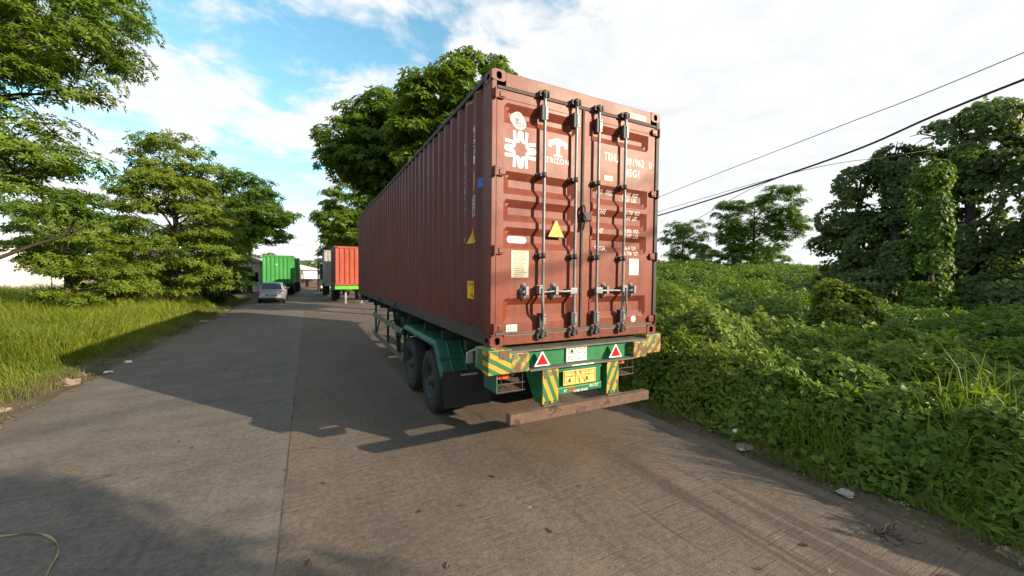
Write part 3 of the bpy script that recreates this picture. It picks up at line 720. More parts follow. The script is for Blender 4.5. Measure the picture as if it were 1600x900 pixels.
# rear bolster: channel with flanges, boxed striped ends
mb = MB()
mb.box(0.17, 2.15, -0.135, 0.16, 1.372, 1.390); mb.build('bolster_flange', MT['flange'], tr)
MB().box(0.386, 1.878, -0.185, -0.02, 1.168, 1.186).build('bolster_flange', MT['flange'], tr)
MB().box(0.386, 1.878, -0.075, -0.055, 1.187, 1.371).build('bolster_web', MT['tgreen'], tr)
e = MB().bbox(-0.100, 0.168, -0.180, -0.02, 1.170, 1.425, 0.010); e.build('striped_end_box', MT['stA'], tr)
e = MB().bbox(0.172, 0.385, -0.165, -0.03, 1.168, 1.371, 0.008); e.build('striped_end_box', MT['stD'], tr)
e = MB().bbox(1.880, 1.990, -0.168, -0.03, 1.168, 1.371, 0.008); e.build('striped_end_box', MT['stD'], tr)
e = MB().bbox(2.005, 2.120, -0.150, -0.02, 1.168, 1.371, 0.008); e.build('striped_end_box', MT['stD'], tr)
e = MB().bbox(2.165, 2.43, -0.10, -0.005, 1.19, 1.432, 0.010); e.build('striped_end_box', MT['stD'], tr)
mb = MB().bbox(-0.10, 0.12, -0.018, 0.16, 1.19, 1.418, 0.006); mb.build('side_striped_box', MT['stE'], tr)
mb = MB().bbox(0.02, 0.14, -0.184, -0.1805, 1.335, 1.42, 0.001); mb.build('rust_patch', MT['bumper'], tr)
# reflectors and name plate
ft = lambda x, z, t: (x, -0.076-t-0.07, z)
for c in (0.552, 1.595): tri_sign((c, 1.206), 0.205, 0.155, tr, ft, 'reflector_triangle', MT['redrefl'], MT['labelw'], t=0.012, k=0.74)
sp = MB().bbox(0.912, 1.200, -0.100, -0.080, 1.200, 1.362, 0.002).build('name_plate', MT['labelw'], tr)
q = MB(); put_text(q, 'SIMOJOYO', 0.925, 1.188, 1.262, 1.354, lambda x, z: (x, -0.1015, z), bold=0.006)
for z in (1.250, 1.226):
    x = 0.93
    while x < 1.17: w_ = rnd.uniform(.008, .028); q.box(x, x+w_, -0.1015, -0.1003, z-0.005, z+0.005); x += w_+0.008
q.build('name_plate_lettering', MT['black'], sp)
MB().box(0.93, 1.235, -0.1875, -0.1855, 1.172, 1.184).build('flange_sticker', MT['labelw'], tr)
# posts down to the bumper
for x0_, x1_, m_, l_ in ((0.562, 0.766, MT['stB'], None), (1.466, 1.648, MT['stC'], None)):
    mb = MB()
    vs = [(x0_, -0.155, 0.77), (x1_, -0.155, 0.77), (x1_, -0.155, 1.167), (x0_, -0.155, 1.167), (x0_, 0.02, 0.77), (x1_, 0.02, 0.77), (x1_, 0.30, 1.167), (x0_, 0.30, 1.167)]
    mb.add(vs, [(0, 1, 2, 3)], 0); mb.add(vs, [(4, 5, 6, 7), (0, 4, 7, 3), (1, 5, 6, 2), (0, 1, 5, 4), (3, 2, 6, 7)], 1)
    mb.build('bumper_post', [m_, MT['tgreen']], tr)
mb = MB().bbox(0.768, 1.418, -0.095, -0.055, 0.835, 1.10, 0.006); mb.box(0.768, 1.418, -0.110, -0.08, 1.102, 1.166); mb.bbox(0.775, 1.412, -0.125, -0.093, 0.845, 0.925, 0.01); mb.box(0.79, 1.40, -0.135, -0.09, 0.927, 0.937)
cp = mb.build('centre_panel', MT['tgreen'], tr)
mb = MB().bbox(0.845, 1.308, -0.140, -0.122, 0.945, 1.108, 0.004); npl = mb.build('number_plate', MT['platey'], tr)
q = MB(); s0 = lambda x, z: (x, -0.1415, z)
for pth in ([(0.86, 1.095), (1.295, 1.095)], [(0.86, 1.095), (0.86, 0.965)], [(1.295, 1.095), (1.295, 0.965)], [(1.075, 1.10), (1.075, 0.955)], [(1.01, 1.10), (1.075, 0.955)], [(1.075, 1.10), (1.15, 0.955)],
            [(0.86, 1.045), (1.01, 1.045)], [(1.15, 1.045), (1.295, 1.045)], [(0.93, 1.075), (1.00, 1.075)], [(1.17, 1.075), (1.24, 1.075)], [(1.01, 1.095), (1.01, 0.96)], [(0.87, 0.96), (0.93, 1.0)], [(1.15, 1.095), (1.15, 0.96)]):
    put_stroke(q, pth, 0.007, s0)
for x in (0.955, 1.20): q.cyl((x, -0.143, 1.045), (x, -0.140, 1.045), 0.009, n=8); q.bbox(x-0.035, x-0.01, -0.142, -0.1405, 0.975, 1.02, 0.001)
q.build('number_plate_lines', MT['black'], npl)
q = MB(); s1 = lambda x, z: (x, -0.1275, z)
lettering('painted_word', tr, MT['white'], 'RT', 0.862, 0.905, 0.866, 0.894, s1, .02, .3); lettering('painted_word', tr, MT['white'], 'KAB.WAR', 1.00, 1.20, 0.851, 0.880, s1, .01, .2); lettering('painted_word', tr, MT['white'], 'SRUTZ', 1.22, 1.36, 0.884, 0.912, s1, .01, .3)
q = MB(); put_text(q, 'REDI', 0.915, 1.02, 0.874, 0.912, s1, bold=0.03, shear=0.3); q.build('painted_red_word', MT['redrefl'], tr)
MB().bbox(0.112, 2.058, -0.260, -0.158, 0.655, 0.768, 0.010).build('bumper_beam', MT['bumper'], tr)
for i, (pa, pb, sag) in enumerate((((0.36, 0.1, 1.12), (0.60, 0.3, 1.05), 0.14), ((1.62, 0.15, 1.12), (1.95, 0.25, 1.10), 0.12), ((0.9, 0.4, 1.05), (1.4, 0.5, 1.02), 0.16))):
    MB().tube([pa, ((pa[0]*2+pb[0])/3, pa[1], pa[2]-sag), ((pa[0]+pb[0]*2)/3, pb[1], pb[2]-sag), pb], 0.011, 6).build('air_hose', MT['plastic'], tr)
for x in (0.60, 0.66, 0.72, 1.50, 1.56, 1.62): MB().cyl((x, -0.165, 0.80), (x, -0.150, 0.80), 0.012, n=6).build('bolt', MT['castcam'], tr)
for x0_, x1_ in ((0.545, 0.785), (1.45, 1.665)): MB().bbox(x0_, x1_, -0.20, -0.12, 0.762, 0.782, 0.008).build('weld_seam', MT['rubber'], tr)
# lamp cages
for x0_, x1_ in ((0.03, 0.345), (1.69, 1.935)):
    cg = MB()
    cg.box(x0_, x0_+0.012, -0.10, 0.22, 0.955, 1.165, 1); cg.bbox(x0_, x1_, -0.10, 0.20, 0.950, 0.960, 0.002, 2)
    for x in [x0_+0.05+i*(x1_-x0_-0.06)/2.0 for i in range(3)]: cg.cyl((x, -0.105, 0.952), (x, -0.105, 1.165), 0.005, n=6); cg.cyl((x, -0.105, 0.958), (x, 0.2, 0.958), 0.005, n=6)
    for z in (1.045, 0.962): cg.cyl((x0_, -0.105, z), (x1_+0.02, -0.105, z), 0.006, n=6)
    lc = cg.build('lamp_cage', [MT['castcam'], MT['tgreendk'], MT['bumper']], tr)
    lb = MB(); lx = x0_+0.02
    for i in range(2): lb.bbox(lx+i*0.105, lx+i*0.105+0.098, 0.02, 0.07, 1.06, 1.145, 0.012)
    lb.build('tail_lamp', MT['lampor'], lc)
# running gear
for y in (2.33, 3.66):
    wheel(tr, 0.0, y, 1); wheel(tr, 0.31, y, -1); wheel(tr, 2.438-0.26, y, -1); wheel(tr, 2.438-0.57, y, 1)
    MB().cyl((0.2, y, 0.49), (2.24, y, 0.49), 0.06, n=14).build('axle', MT['tdark'], tr)
for x in (0.70, 1.62):
    mb = MB()
    for y in (2.33, 3.66):
        for i in range(6): mb.bbox(x, x+0.09, y-0.5+i*0.06, y+0.5-i*0.06, 0.55+i*0.022, 0.57+i*0.022, 0.003)
    for y in (1.75, 3.0, 4.25): mb.box(x, x+0.09, y-0.06, y+0.06, 0.60, 0.957)
    mb.build('leaf_spring', MT['castcam'], tr)
# mudguards: flat top, sloping ends, folded edge
for sx, xs in ((1, -0.04), (-1, 2.478)):
    a, b = xs, xs+sx*0.66
    sec = [(4.42, 0.98), (4.02, 1.185), (1.94, 1.185), (1.58, 0.770)]
    mb = MB(); t = 0.012
    for (ya, za), (yb, zb_) in zip(sec, sec[1:]):
        mb.add([(a+sx*0.045, ya, za), (b, ya, za), (b, yb, zb_), (a+sx*0.045, yb, zb_), (a+sx*0.045, ya, za-t), (b, ya, za-t), (b, yb, zb_-t), (a+sx*0.045, yb, zb_-t)],
               [(0, 1, 2, 3), (4, 5, 6, 7), (0, 1, 5, 4), (2, 3, 7, 6), (0, 3, 7, 4), (1, 2, 6, 5)])
        d = 0.045   # folded edge
        mb.add([(a+sx*0.045, ya, za), (a, ya, za-d), (a, yb, zb_-d), (a+sx*0.045, yb, zb_), (a, ya, za-d-0.03), (a, yb, zb_-d-0.03)], [(0, 1, 2, 3), (1, 4, 5, 2)], 1)
    for yy in (3.55, 2.85, 2.2): mb.bbox(min(a+sx*0.05, b), max(a+sx*0.05, b), yy-0.05, yy+0.05, 1.186, 1.202, 0.004)
    for fx_ in (0.30, 0.62):   # pressed ribs on the slope
        x = a+sx*0.66*fx_
        for p, q_ in (((1.93, 1.165), (1.60, 0.785)),):
            vs = [(x-0.02, p[0], p[1]+0.012), (x+0.02, p[0], p[1]+0.012), (x+0.02, q_[0], q_[1]+0.012), (x-0.02, q_[0], q_[1]+0.012),
                  (x-0.008, p[0]-0.018, p[1]+0.006), (x+0.008, p[0]-0.018, p[1]+0.006), (x+0.008, q_[0]-0.018, q_[1]+0.010), (x-0.008, q_[0]-0.018, q_[1]+0.010)]
            mb.add(vs, [(4, 5, 6, 7), (0, 4, 7, 3), (1, 5, 6, 2), (0, 1, 5, 4), (2, 3, 7, 6)])
    yy, zz_ = 1.745, 0.955; mb.bbox(min(a+sx*0.02, b), max(a+sx*0.02, b), yy-0.03, yy-0.002, zz_-0.005, zz_+0.02, 0.004)
    mb.build('mudguard', [MT['tgreendk'], MT['tgreendk']], tr)
    f = MB(); n = 6
    vs = []
    for i in range(n+1):
        z = 0.80-(0.80-0.30)*i/n; y = 1.560-0.01*i+0.012*math.sin(i)
        vs += [(a+sx*0.02, y, z), (b+sx*0.06, y-0.03, z)]
    f.add(vs, [(2*i, 2*i+1, 2*i+3, 2*i+2) for i in range(n)])
    f.add([(v[0], v[1]+0.008, v[2]) for v in vs], [(2*i, 2*i+1, 2*i+3, 2*i+2) for i in range(n)]); f.build('mud_flap', MT['flap'], tr)
mb = MB().bbox(-0.02, 0.07, 0.62, 0.66, 1.12, 1.26, 0.015); mb.cyl((0.02, 0.64, 1.26), (0.10, 0.5, 1.33), 0.012); mb.build('side_lamp', MT['zinc'], tr)
MB().bbox(0.02, 0.24, 0.9, 0.93, 0.905, 0.925, 0.003).build('bracket', MT['zinc'], tr)
# side guard rails, landing legs
for sx, xs in ((1, -0.02), (-1, 2.438-0.04)):
    mb = MB().bbox(xs, xs+0.045, 4.22, 8.22, 0.94, 1.06, 0.006); mb.build('guard_rail', MT['stE'], tr)
    mb = MB().bbox(xs, xs+0.045, 4.22, 8.22, 0.40, 0.50, 0.006); mb.build('guard_rail', MT['flange'], tr)
    for y in (4.28, 8.14):
        mb = MB()
        mb.bbox(xs+0.05, xs+0.10, y, y+0.06, 0.38, 1.30, 0.004)
        a, b = sorted((xs+0.05, xs+sx*0.76)); mb.box(a, b, y, y+0.06, 1.25, 1.30); mb.build('rail_bracket', MT['tdark'], tr)
    MB().bbox(xs+0.05, xs+0.10, 6.2, 6.26, 0.40, 1.25, 0.004).build('rail_bracket', MT['tdark'], tr)
    a = xs+0.05 if sx > 0 else xs
    for y in (4.5, 8.0):
        p = [(y, 0.50), (y-0.06, 0.50), (y-0.55, 0.95), (y-0.49, 0.98)]
        MB().prism(p, 0, xs+0.06 if sx > 0 else xs-0.06, xs+0.09 if sx > 0 else xs-0.03).build('rail_brace', MT['tdark'], tr)
for x in (0.42, 1.90):
    mb = MB().bbox(x, x+0.14, 7.05, 7.19, 0.42, 1.25, 0.01); mb.bbox(x+0.02, x+0.12, 7.07, 7.17, 0.08, 0.42, 0.008); mb.bbox(x-0.05, x+0.19, 7.0, 7.24, 0.02, 0.07, 0.006)
    mb.cyl((x+0.07, 7.1, 0.9), (x-0.15, 7.1, 0.9), 0.02); mb.prism([(7.05, 0.85), (7.05, 1.2), (6.4, 1.25), (6.4, 1.20)], 0, x+0.04, x+0.09); mb.prism([(7.19, 0.35), (7.19, 0.5), (7.9, 1.2), (7.8, 1.2)], 0, x+0.04, x+0.09)
    mb.build('landing_leg', MT['tdark'], tr)
MB().bbox(0.30, 0.62, 5.2, 6.0, 0.75, 1.15, 0.05).build('tool_box', MT['tdark'], tr); MB().cyl((1.85, 5.0, 1.0), (1.85, 5.9, 1.0), 0.16, n=20).build('air_tank', MT['tdark'], tr)
MB().cyl((1.22, 11.0, 1.25), (1.22, 11.0, 0.95), 0.05).build('kingpin', MT['castcam'], tr)
# ================================================================== setting: ground and road
def soil_mat():
    m, t, b = newmat('bare_soil')
    f = noise(t, 0.7, 6, 0.7); c = ramp(t, f, [(0.3, (0.060, 0.050, 0.030)), (0.5, (0.11, 0.088, 0.060)), (0.7, (0.16, 0.125, 0.085))])
    c = mixc(t, ramp(t, noise(t, 3.0, 6, 0.7), [(0.45, (0, 0, 0)), (0.62, (0.8, 0.8, 0.8))]), c, (0.055, 0.075, 0.022))
    c = mixc(t, ramp(t, noise(t, 30, 4, 0.7), [(0.55, (0, 0, 0)), (0.72, (0.7, 0.7, 0.7))]), c, (0.23, 0.19, 0.15))
    t.links.new(c, b.inputs['Base Color']); b.inputs['Roughness'].default_value = 0.95; b.inputs['Specular IOR Level'].default_value = 0.15
    bump(t, b, mth(t, 'ADD', noise(t, 12, 6, 0.7), mth(t, 'MULTIPLY', noise(t, 60, 4, 0.7), 0.4)), 0.7, 0.04); return m
def road_mat():
    m, t, b = newmat('worn_concrete_road')
    g = nd(t, 'ShaderNodeNewGeometry'); P = g.outputs['Position']; s = nd(t, 'ShaderNodeSeparateXYZ'); t.links.new(P, s.inputs[0]); X, Y = s.outputs[0], s.outputs[1]
    wob = mth(t, 'ADD', X, mth(t, 'MULTIPLY', mth(t, 'SUBTRACT', noise(t, 1.5, 4, 0.6, sc3=(1, 0.6, 1)), 0.5), 0.05))
    lane = mth(t, 'GREATER_THAN', X, -1.915)
    big = noise(t, 0.35, 6, 0.6, sc3=(1, 0.5, 1)); med = noise(t, 1.3, 7, 0.7); fine = noise(t, 18, 5, 0.75); grit = noise(t, 90, 3, 0.7)
    smear = noise(t, 1.1, 8, 0.75, sc3=(1.0, 1.9, 1), dist=0.35)
    left = ramp(t, smear, [(0.3, (0.098, 0.086, 0.074)), (0.5, (0.130, 0.113, 0.096)), (0.70, (0.160, 0.138, 0.116))])
    right = ramp(t, big, [(0.3, (0.092, 0.073, 0.057)), (0.5, (0.126, 0.101, 0.080)), (0.7, (0.162, 0.131, 0.104))])
    c = mixc(t, lane, left, right)
    c = mixc(t, 0.55, c, ramp(t, med, [(0.25, (0.35, 0.35, 0.36)), (0.5, (0.5, 0.5, 0.5)), (0.75, (0.68, 0.66, 0.63))]), 'OVERLAY')
    c = mixc(t, 0.7, c, ramp(t, fine, [(0.3, (0.25, 0.25, 0.25)), (0.5, (0.5, 0.5, 0.5)), (0.7, (0.75, 0.74, 0.72))]), 'OVERLAY')
    c = mixc(t, 0.6, c, ramp(t, grit, [(0.35, (0.25, 0.25, 0.25)), (0.7, (0.75, 0.75, 0.75))]), 'OVERLAY')
    # broom lines across the slab: dark grooves, broken up by wear
    gy = mth(t, 'ADD', Y, mth(t, 'MULTIPLY', mth(t, 'SUBTRACT', noise(t, 0.8, 4, 0.6), 0.5), 0.10))
    gr1 = noise(t, 1.0, 3, 0.6, sc3=(1.3, 75, 1)); gr2 = noise(t, 1.0, 3, 0.6, sc3=(0.5, 26, 1))
    wear = ramp(t, noise(t, 0.9, 5, 0.65), [(0.36, (0.15,)*3), (0.58, (1, 1, 1))])
    lines = mth(t, 'MULTIPLY', mth(t, 'MAXIMUM', ramp(t, gr1, [(0.54, (0,)*3), (0.66, (0.62,)*3)]), ramp(t, gr2, [(0.64, (0,)*3), (0.72, (0.6,)*3)])), mth(t, 'MULTIPLY', wear, mth(t, 'ADD', mth(t, 'MULTIPLY', lane, 0.72), 0.12)))
    c = mixc(t, lines, c, (0.040, 0.031, 0.025))
    # tyre tracks along the lane
    trk = noise(t, 1.0, 5, 0.65, sc3=(3.2, 0.10, 1), dist=0.8)
    c = mixc(t, ramp(t, trk, [(0.56, (0,)*3), (0.74, (0.35,)*3)]), c, (0.050, 0.043, 0.038))
    cr = nd(t, 'ShaderNodeTexVoronoi', feature='DISTANCE_TO_EDGE'); cr.inputs['Scale'].default_value = 0.33; wv_ = nd(t, 'ShaderNodeVectorMath', operation='ADD'); nz_ = nd(t, 'ShaderNodeTexNoise'); nz_.inputs['Scale'].default_value = 1.3; nz_.inputs['Detail'].default_value = 6; t.links.new(P, nz_.inputs['Vector']); t.links.new(P, wv_.inputs[0]); t.links.new(nz_.outputs['Color'], wv_.inputs[1]); t.links.new(wv_.outputs[0], cr.inputs['Vector'])
    c = mixc(t, mth(t, 'MULTIPLY', ramp(t, cr.outputs['Distance'], [(0.001, (0.3,)*3), (0.0035, (0,)*3)]), ramp(t, noise(t, 0.45, 3, 0.5), [(0.5, (0,)*3), (0.6, (1,)*3)])), c, (0.03, 0.024, 0.02))
    mpr = nd(t, 'ShaderNodeMapping'); mpr.inputs['Rotation'].default_value = (0, 0, 0.42); mpr.inputs['Scale'].default_value = (4.5, 0.22, 1); t.links.new(P, mpr.inputs[0]); tr2 = nd(t, 'ShaderNodeTexNoise'); tr2.inputs['Scale'].default_value = 1.0; tr2.inputs['Detail'].default_value = 6; tr2.inputs['Distortion'].default_value = 1.2; t.links.new(mpr.outputs[0], tr2.inputs['Vector'])
    c = mixc(t, mth(t, 'MULTIPLY', ramp(t, tr2.outputs['Fac'], [(0.55, (0,)*3), (0.64, (0.6,)*3)]), ramp(t, X, [(0.0, (0,)*3), (0.6, (1,)*3)])), c, (0.052, 0.041, 0.033))
    # loose grit, clods and damp spots
    gk = noise(t, 38, 2, 0.5); c = mixc(t, ramp(t, gk, [(0.70, (0,)*3), (0.73, (0.8,)*3)]), c, (0.045, 0.036, 0.028)); gk2 = noise(t, 52, 2, 0.5); c = mixc(t, ramp(t, gk2, [(0.72, (0,)*3), (0.75, (0.7,)*3)]), c, (0.24, 0.20, 0.16))
    # oil and damp stains
    st = noise(t, 2.3, 4, 0.5); c = mixc(t, ramp(t, st, [(0.68, (0,)*3), (0.76, (0.55,)*3)]), c, (0.035, 0.032, 0.030))
    # pale, crumbling strip along the joint and the joint line itself
    dj = mth(t, 'ABSOLUTE', mth(t, 'ADD', wob, 2.02))
    c = mixc(t, mth(t, 'MULTIPLY', ramp(t, dj, [(0.0, (1,)*3), (0.16, (0,)*3)]), ramp(t, noise(t, 5, 6, 0.7), [(0.42, (0.0,)*3), (0.66, (0.6,)*3)])), c, (0.165, 0.150, 0.130))
    dj2 = mth(t, 'ABSOLUTE', mth(t, 'ADD', mth(t, 'ADD', X, mth(t, 'MULTIPLY', mth(t, 'SUBTRACT', noise(t, 4, 4, 0.6), 0.5), 0.03)), 1.915))
    c = mixc(t, mth(t, 'MULTIPLY', ramp(t, dj2, [(0.004, (0.75,)*3), (0.013, (0,)*3)]), ramp(t, noise(t, 2.2, 4, 0.6), [(0.38, (0.25,)*3), (0.6, (1,)*3)])), c, (0.028, 0.022, 0.018))
    # transverse joints every five metres
    ym = mth(t, 'ABSOLUTE', mth(t, 'SUBTRACT', mth(t, 'FRACT', mth(t, 'DIVIDE', mth(t, 'ADD', gy, 50.8), 5.0)), 0.5))
    c = mixc(t, ramp(t, ym, [(0.0008, (0.35,)*3), (0.0022, (0,)*3)]), c, (0.03, 0.026, 0.022))
    # soil washed over both edges and brown dust under the trailer
    ed = mth(t, 'MAXIMUM', mth(t, 'SUBTRACT', X, 2.35), mth(t, 'SUBTRACT', mth(t, 'MULTIPLY', X, -1.0), 4.85))
    ed = mth(t, 'ADD', ed, mth(t, 'MULTIPLY', mth(t, 'SUBTRACT', noise(t, 1.4, 6, 0.7), 0.5), 1.6))
    c = mixc(t, ramp(t, ed, [(0.05, (0,)*3), (0.75, (0.75,)*3)]), c, mixc(t, fine, (0.085, 0.068, 0.050), (0.165, 0.130, 0.095)))
    du = nd(t, 'ShaderNodeVectorMath', operation='DISTANCE'); mp = nd(t, 'ShaderNodeMapping'); mp.inputs['Scale'].default_value = (0.7, 0.45, 1); t.links.new(P, mp.inputs[0]); t.links.new(mp.outputs[0], du.inputs[0]); du.inputs[1].default_value = (1.0, 0.35, 0)
    dd = mth(t, 'ADD', du.outputs['Value'], mth(t, 'MULTIPLY', noise(t, 1.8, 5, 0.65), 1.4))
    c = mixc(t, ramp(t, mth(t, 'MULTIPLY', dd, 0.4), [(0.30, (0.75,)*3), (0.62, (0.0,)*3)]), c, mixc(t, fine, (0.10, 0.064, 0.036), (0.20, 0.14, 0.085)))
    t.links.new(c, b.inputs['Base Color'])
    t.links.new(ramp(t, med, [(0.3, (0.72,)*3), (0.7, (0.9,)*3)]), b.inputs['Roughness']); b.inputs['Specular IOR Level'].default_value = 0.25
    h = mth(t, 'ADD', mth(t, 'ADD', mth(t, 'MULTIPLY', med, 0.5), mth(t, 'MULTIPLY', fine, 0.30)), mth(t, 'ADD', mth(t, 'MULTIPLY', grit, 0.12), mth(t, 'MULTIPLY', lines, -0.35)))
    bump(t, b, h, 0.75, 0.022)
    return m
MT['soil'] = soil_mat(); MT['road'] = road_mat()
XL, XR = -5.62, 3.05
def grid_mesh(name, xs, ys, zf, mat, kind='structure', smooth=True):
    X, Y = np.meshgrid(xs, ys); Z = zf(X, Y); nx, ny = len(xs), len(ys)
    v = np.stack([X, Y, Z], -1).reshape(-1, 3); i = np.arange((ny-1)*(nx-1)); r_, c_ = i//(nx-1), i % (nx-1); a = r_*nx+c_
    f = np.stack([a, a+1, a+nx+1, a+nx], 1)
    me = bpy.data.meshes.new(name); me.from_pydata(v.tolist(), [], f.tolist()); o = finish(me, name, mat, None, smooth)
    return tag(o, kind=kind)
def vnoise(x, y, seed=0, oct_=4):
    """smooth value noise"""
    out = np.zeros_like(x, dtype=float); amp = 0.5
    for k in range(oct_):
        xi, yi = np.floor(x).astype(int), np.floor(y).astype(int); fx_, fy_ = x-xi, y-yi
        fx_ = fx_*fx_*(3-2*fx_); fy_ = fy_*fy_*(3-2*fy_)
        def h(a, b):
            n = (a*374761393 + b*668265263 + seed*1442695041 + k*97531) & 0xffffffff
            n = ((n ^ (n >> 13))*1274126177) & 0xffffffff
            return ((n ^ (n >> 16)) & 0xffff)/65535.0
        out += amp*((h(xi, yi)*(1-fx_)+h(xi+1, yi)*fx_)*(1-fy_) + (h(xi, yi+1)*(1-fx_)+h(xi+1, yi+1)*fx_)*fy_)
        amp *= 0.5; x = x*2.03+17.1; y = y*2.03+5.3
    return out
def sstep(a, b, x): t = np.clip((x-a)/(b-a), 0, 1); return t*t*(3-2*t)
# big ground sheet, rising to a bank on the right
def ground_z(X, Y):
    z = -0.012 + 0.0*X
    z = z + sstep(3.15, 3.8, X)*0.04*(0.5+vnoise(X*2.0, Y*2.0, 77, 3)) + sstep(17, 34, X)*1.6 + sstep(5.72, 6.4, -X)*0.05*(0.5+vnoise(X*2.0, Y*2.0, 78, 3))
    return z
xs = np.concatenate([np.linspace(-600, -30, 12), np.linspace(-26, -6.2, 12), np.linspace(-6.1, -5.3, 10), [-3, 0, 2.4], np.linspace(2.8, 4.2, 15), np.linspace(5, 40, 22), np.linspace(50, 600, 12)])
ys = np.concatenate([np.linspace(-600, -30, 12), np.linspace(-20, 70, 300), np.linspace(80, 700, 12)])
grid_mesh('ground', xs, ys, ground_z, MT['soil'])
# road slab with slightly broken edges
ys = np.arange(-60, 61, 0.25); n = len(ys)
el = XL + (vnoise(ys*0.9, ys*0+3, 1)-0.5)*0.30; er = XR + (vnoise(ys*0.9+40, ys*0+3, 2)-0.5)*0.24
vs = []; 
for i in range(n): vs += [(el[i]-0.03, ys[i], -0.12), (el[i], ys[i], 0.0), (er[i], ys[i], 0.0), (er[i]+0.03, ys[i], -0.12)]
me = bpy.data.meshes.new('road'); me.from_pydata(vs, [], [(4*i+k, 4*i+k+1, 4*i+k+5, 4*i+k+4) for i in range(n-1) for k in range(3)])
tag(finish(me, 'road', MT['road']), kind='structure')

# ================================================================== leaves
def leaf_mesh(name, C, A, NRM, ln, wd, v, fold=0.25, droop=0.15, mat=None, parent=None, base=Vector((0, 0, 0))):
    """C bases, A unit axes, NRM unit normals, ln/wd sizes, v per-leaf value: two-triangle folded leaves"""
    C = np.asarray(C, float) - np.array(base); S = np.cross(A, NRM); S /= np.linalg.norm(S, axis=1, keepdims=True)+1e-9
    ln = ln[:, None]; wd = wd[:, None]
    mid = C + A*ln*0.5
    p1 = mid + S*wd*0.5 + NRM*wd*fold*0.5; p3 = mid - S*wd*0.5 + NRM*wd*fold*0.5; tip = C + A*ln - NRM*ln*droop
    V = np.stack([C, p1, tip, p3], 1).reshape(-1, 3).astype(np.float32); n = len(C)
    me = bpy.data.meshes.new(name); me.vertices.add(4*n); me.vertices.foreach_set('co', V.ravel())
    b = np.arange(n, dtype=np.int32)*4; T = np.stack([b, b+1, b+2, b, b+2, b+3], 1).reshape(-1)
    me.loops.add(6*n); me.loops.foreach_set('vertex_index', T); me.polygons.add(2*n)
    me.polygons.foreach_set('loop_start', np.arange(2*n, dtype=np.int32)*3); me.polygons.foreach_set('loop_total', np.full(2*n, 3, np.int32))
    me.update(calc_edges=True)
    at = me.attributes.new('v', 'FLOAT', 'FACE'); at.data.foreach_set('value', np.repeat(v, 2).astype(np.float32))
    return finish(me, name, mat, parent)
def unit(v): return v/(np.linalg.norm(v, axis=-1, keepdims=True)+1e-9)
def rosettes(P, O, k, ln, spread=1.0, ratio=0.36, clv=None):
    """k leaves around each tip P with outward axis O"""
    n = len(P); O = unit(O); T = unit(np.cross(O, rng.normal(size=(n, 3)))); B = np.cross(O, T)
    ph = rng.uniform(0, 2*np.pi, n)[:, None] + np.arange(k)[None]*2*np.pi/k + rng.normal(0, .25, (n, k))
    r_ = np.cos(ph)[..., None]*T[:, None] + np.sin(ph)[..., None]*B[:, None]
    A = unit(r_*spread + O[:, None]*rng.uniform(0.1, 0.8, (n, k, 1)) + np.array([0, 0, -0.15]))
    Nn = unit(O[:, None]*1.0 - r_*0.35 + rng.normal(0, .25, (n, k, 3)))
    Nn = unit(Nn - A*np.sum(Nn*A, -1, keepdims=True))
    Cc = np.repeat(P[:, None], k, 1) + A*0.01
    L_ = ln*rng.uniform(0.65, 1.15, (n, k))
    vv = (np.zeros(n) if clv is None else clv)[:, None] + rng.uniform(0, 1, (n, 1))*0.35 + rng.uniform(0, 0.35, (n, k))
    f = lambda a: a.reshape(-1, a.shape[-1])
    return f(Cc), f(A), f(Nn), L_.ravel(), L_.ravel()*ratio, vv.ravel()
def clumps_in(env, n, rmin, rmax, flat=0.55, inner=0.45):
    """small clumps scattered through envelope ellipsoids (cx,cy,cz,rx,ry,rz)"""
    env = np.array(env, float); vol = env[:, 3]*env[:, 4]*env[:, 5]; vol = vol**0.75; idx = rng.choice(len(env), n, p=vol/vol.sum())
    d = unit(rng.normal(size=(n, 3))); rr = inner+(1-inner)*rng.uniform(0, 1, n)**0.5
    c = env[idx, :3] + d*env[idx, 3:]*rr[:, None]
    r_ = rng.uniform(rmin, rmax, n); return np.concatenate([c, r_[:, None], (r_*flat)[:, None], idx[:, None]], 1)
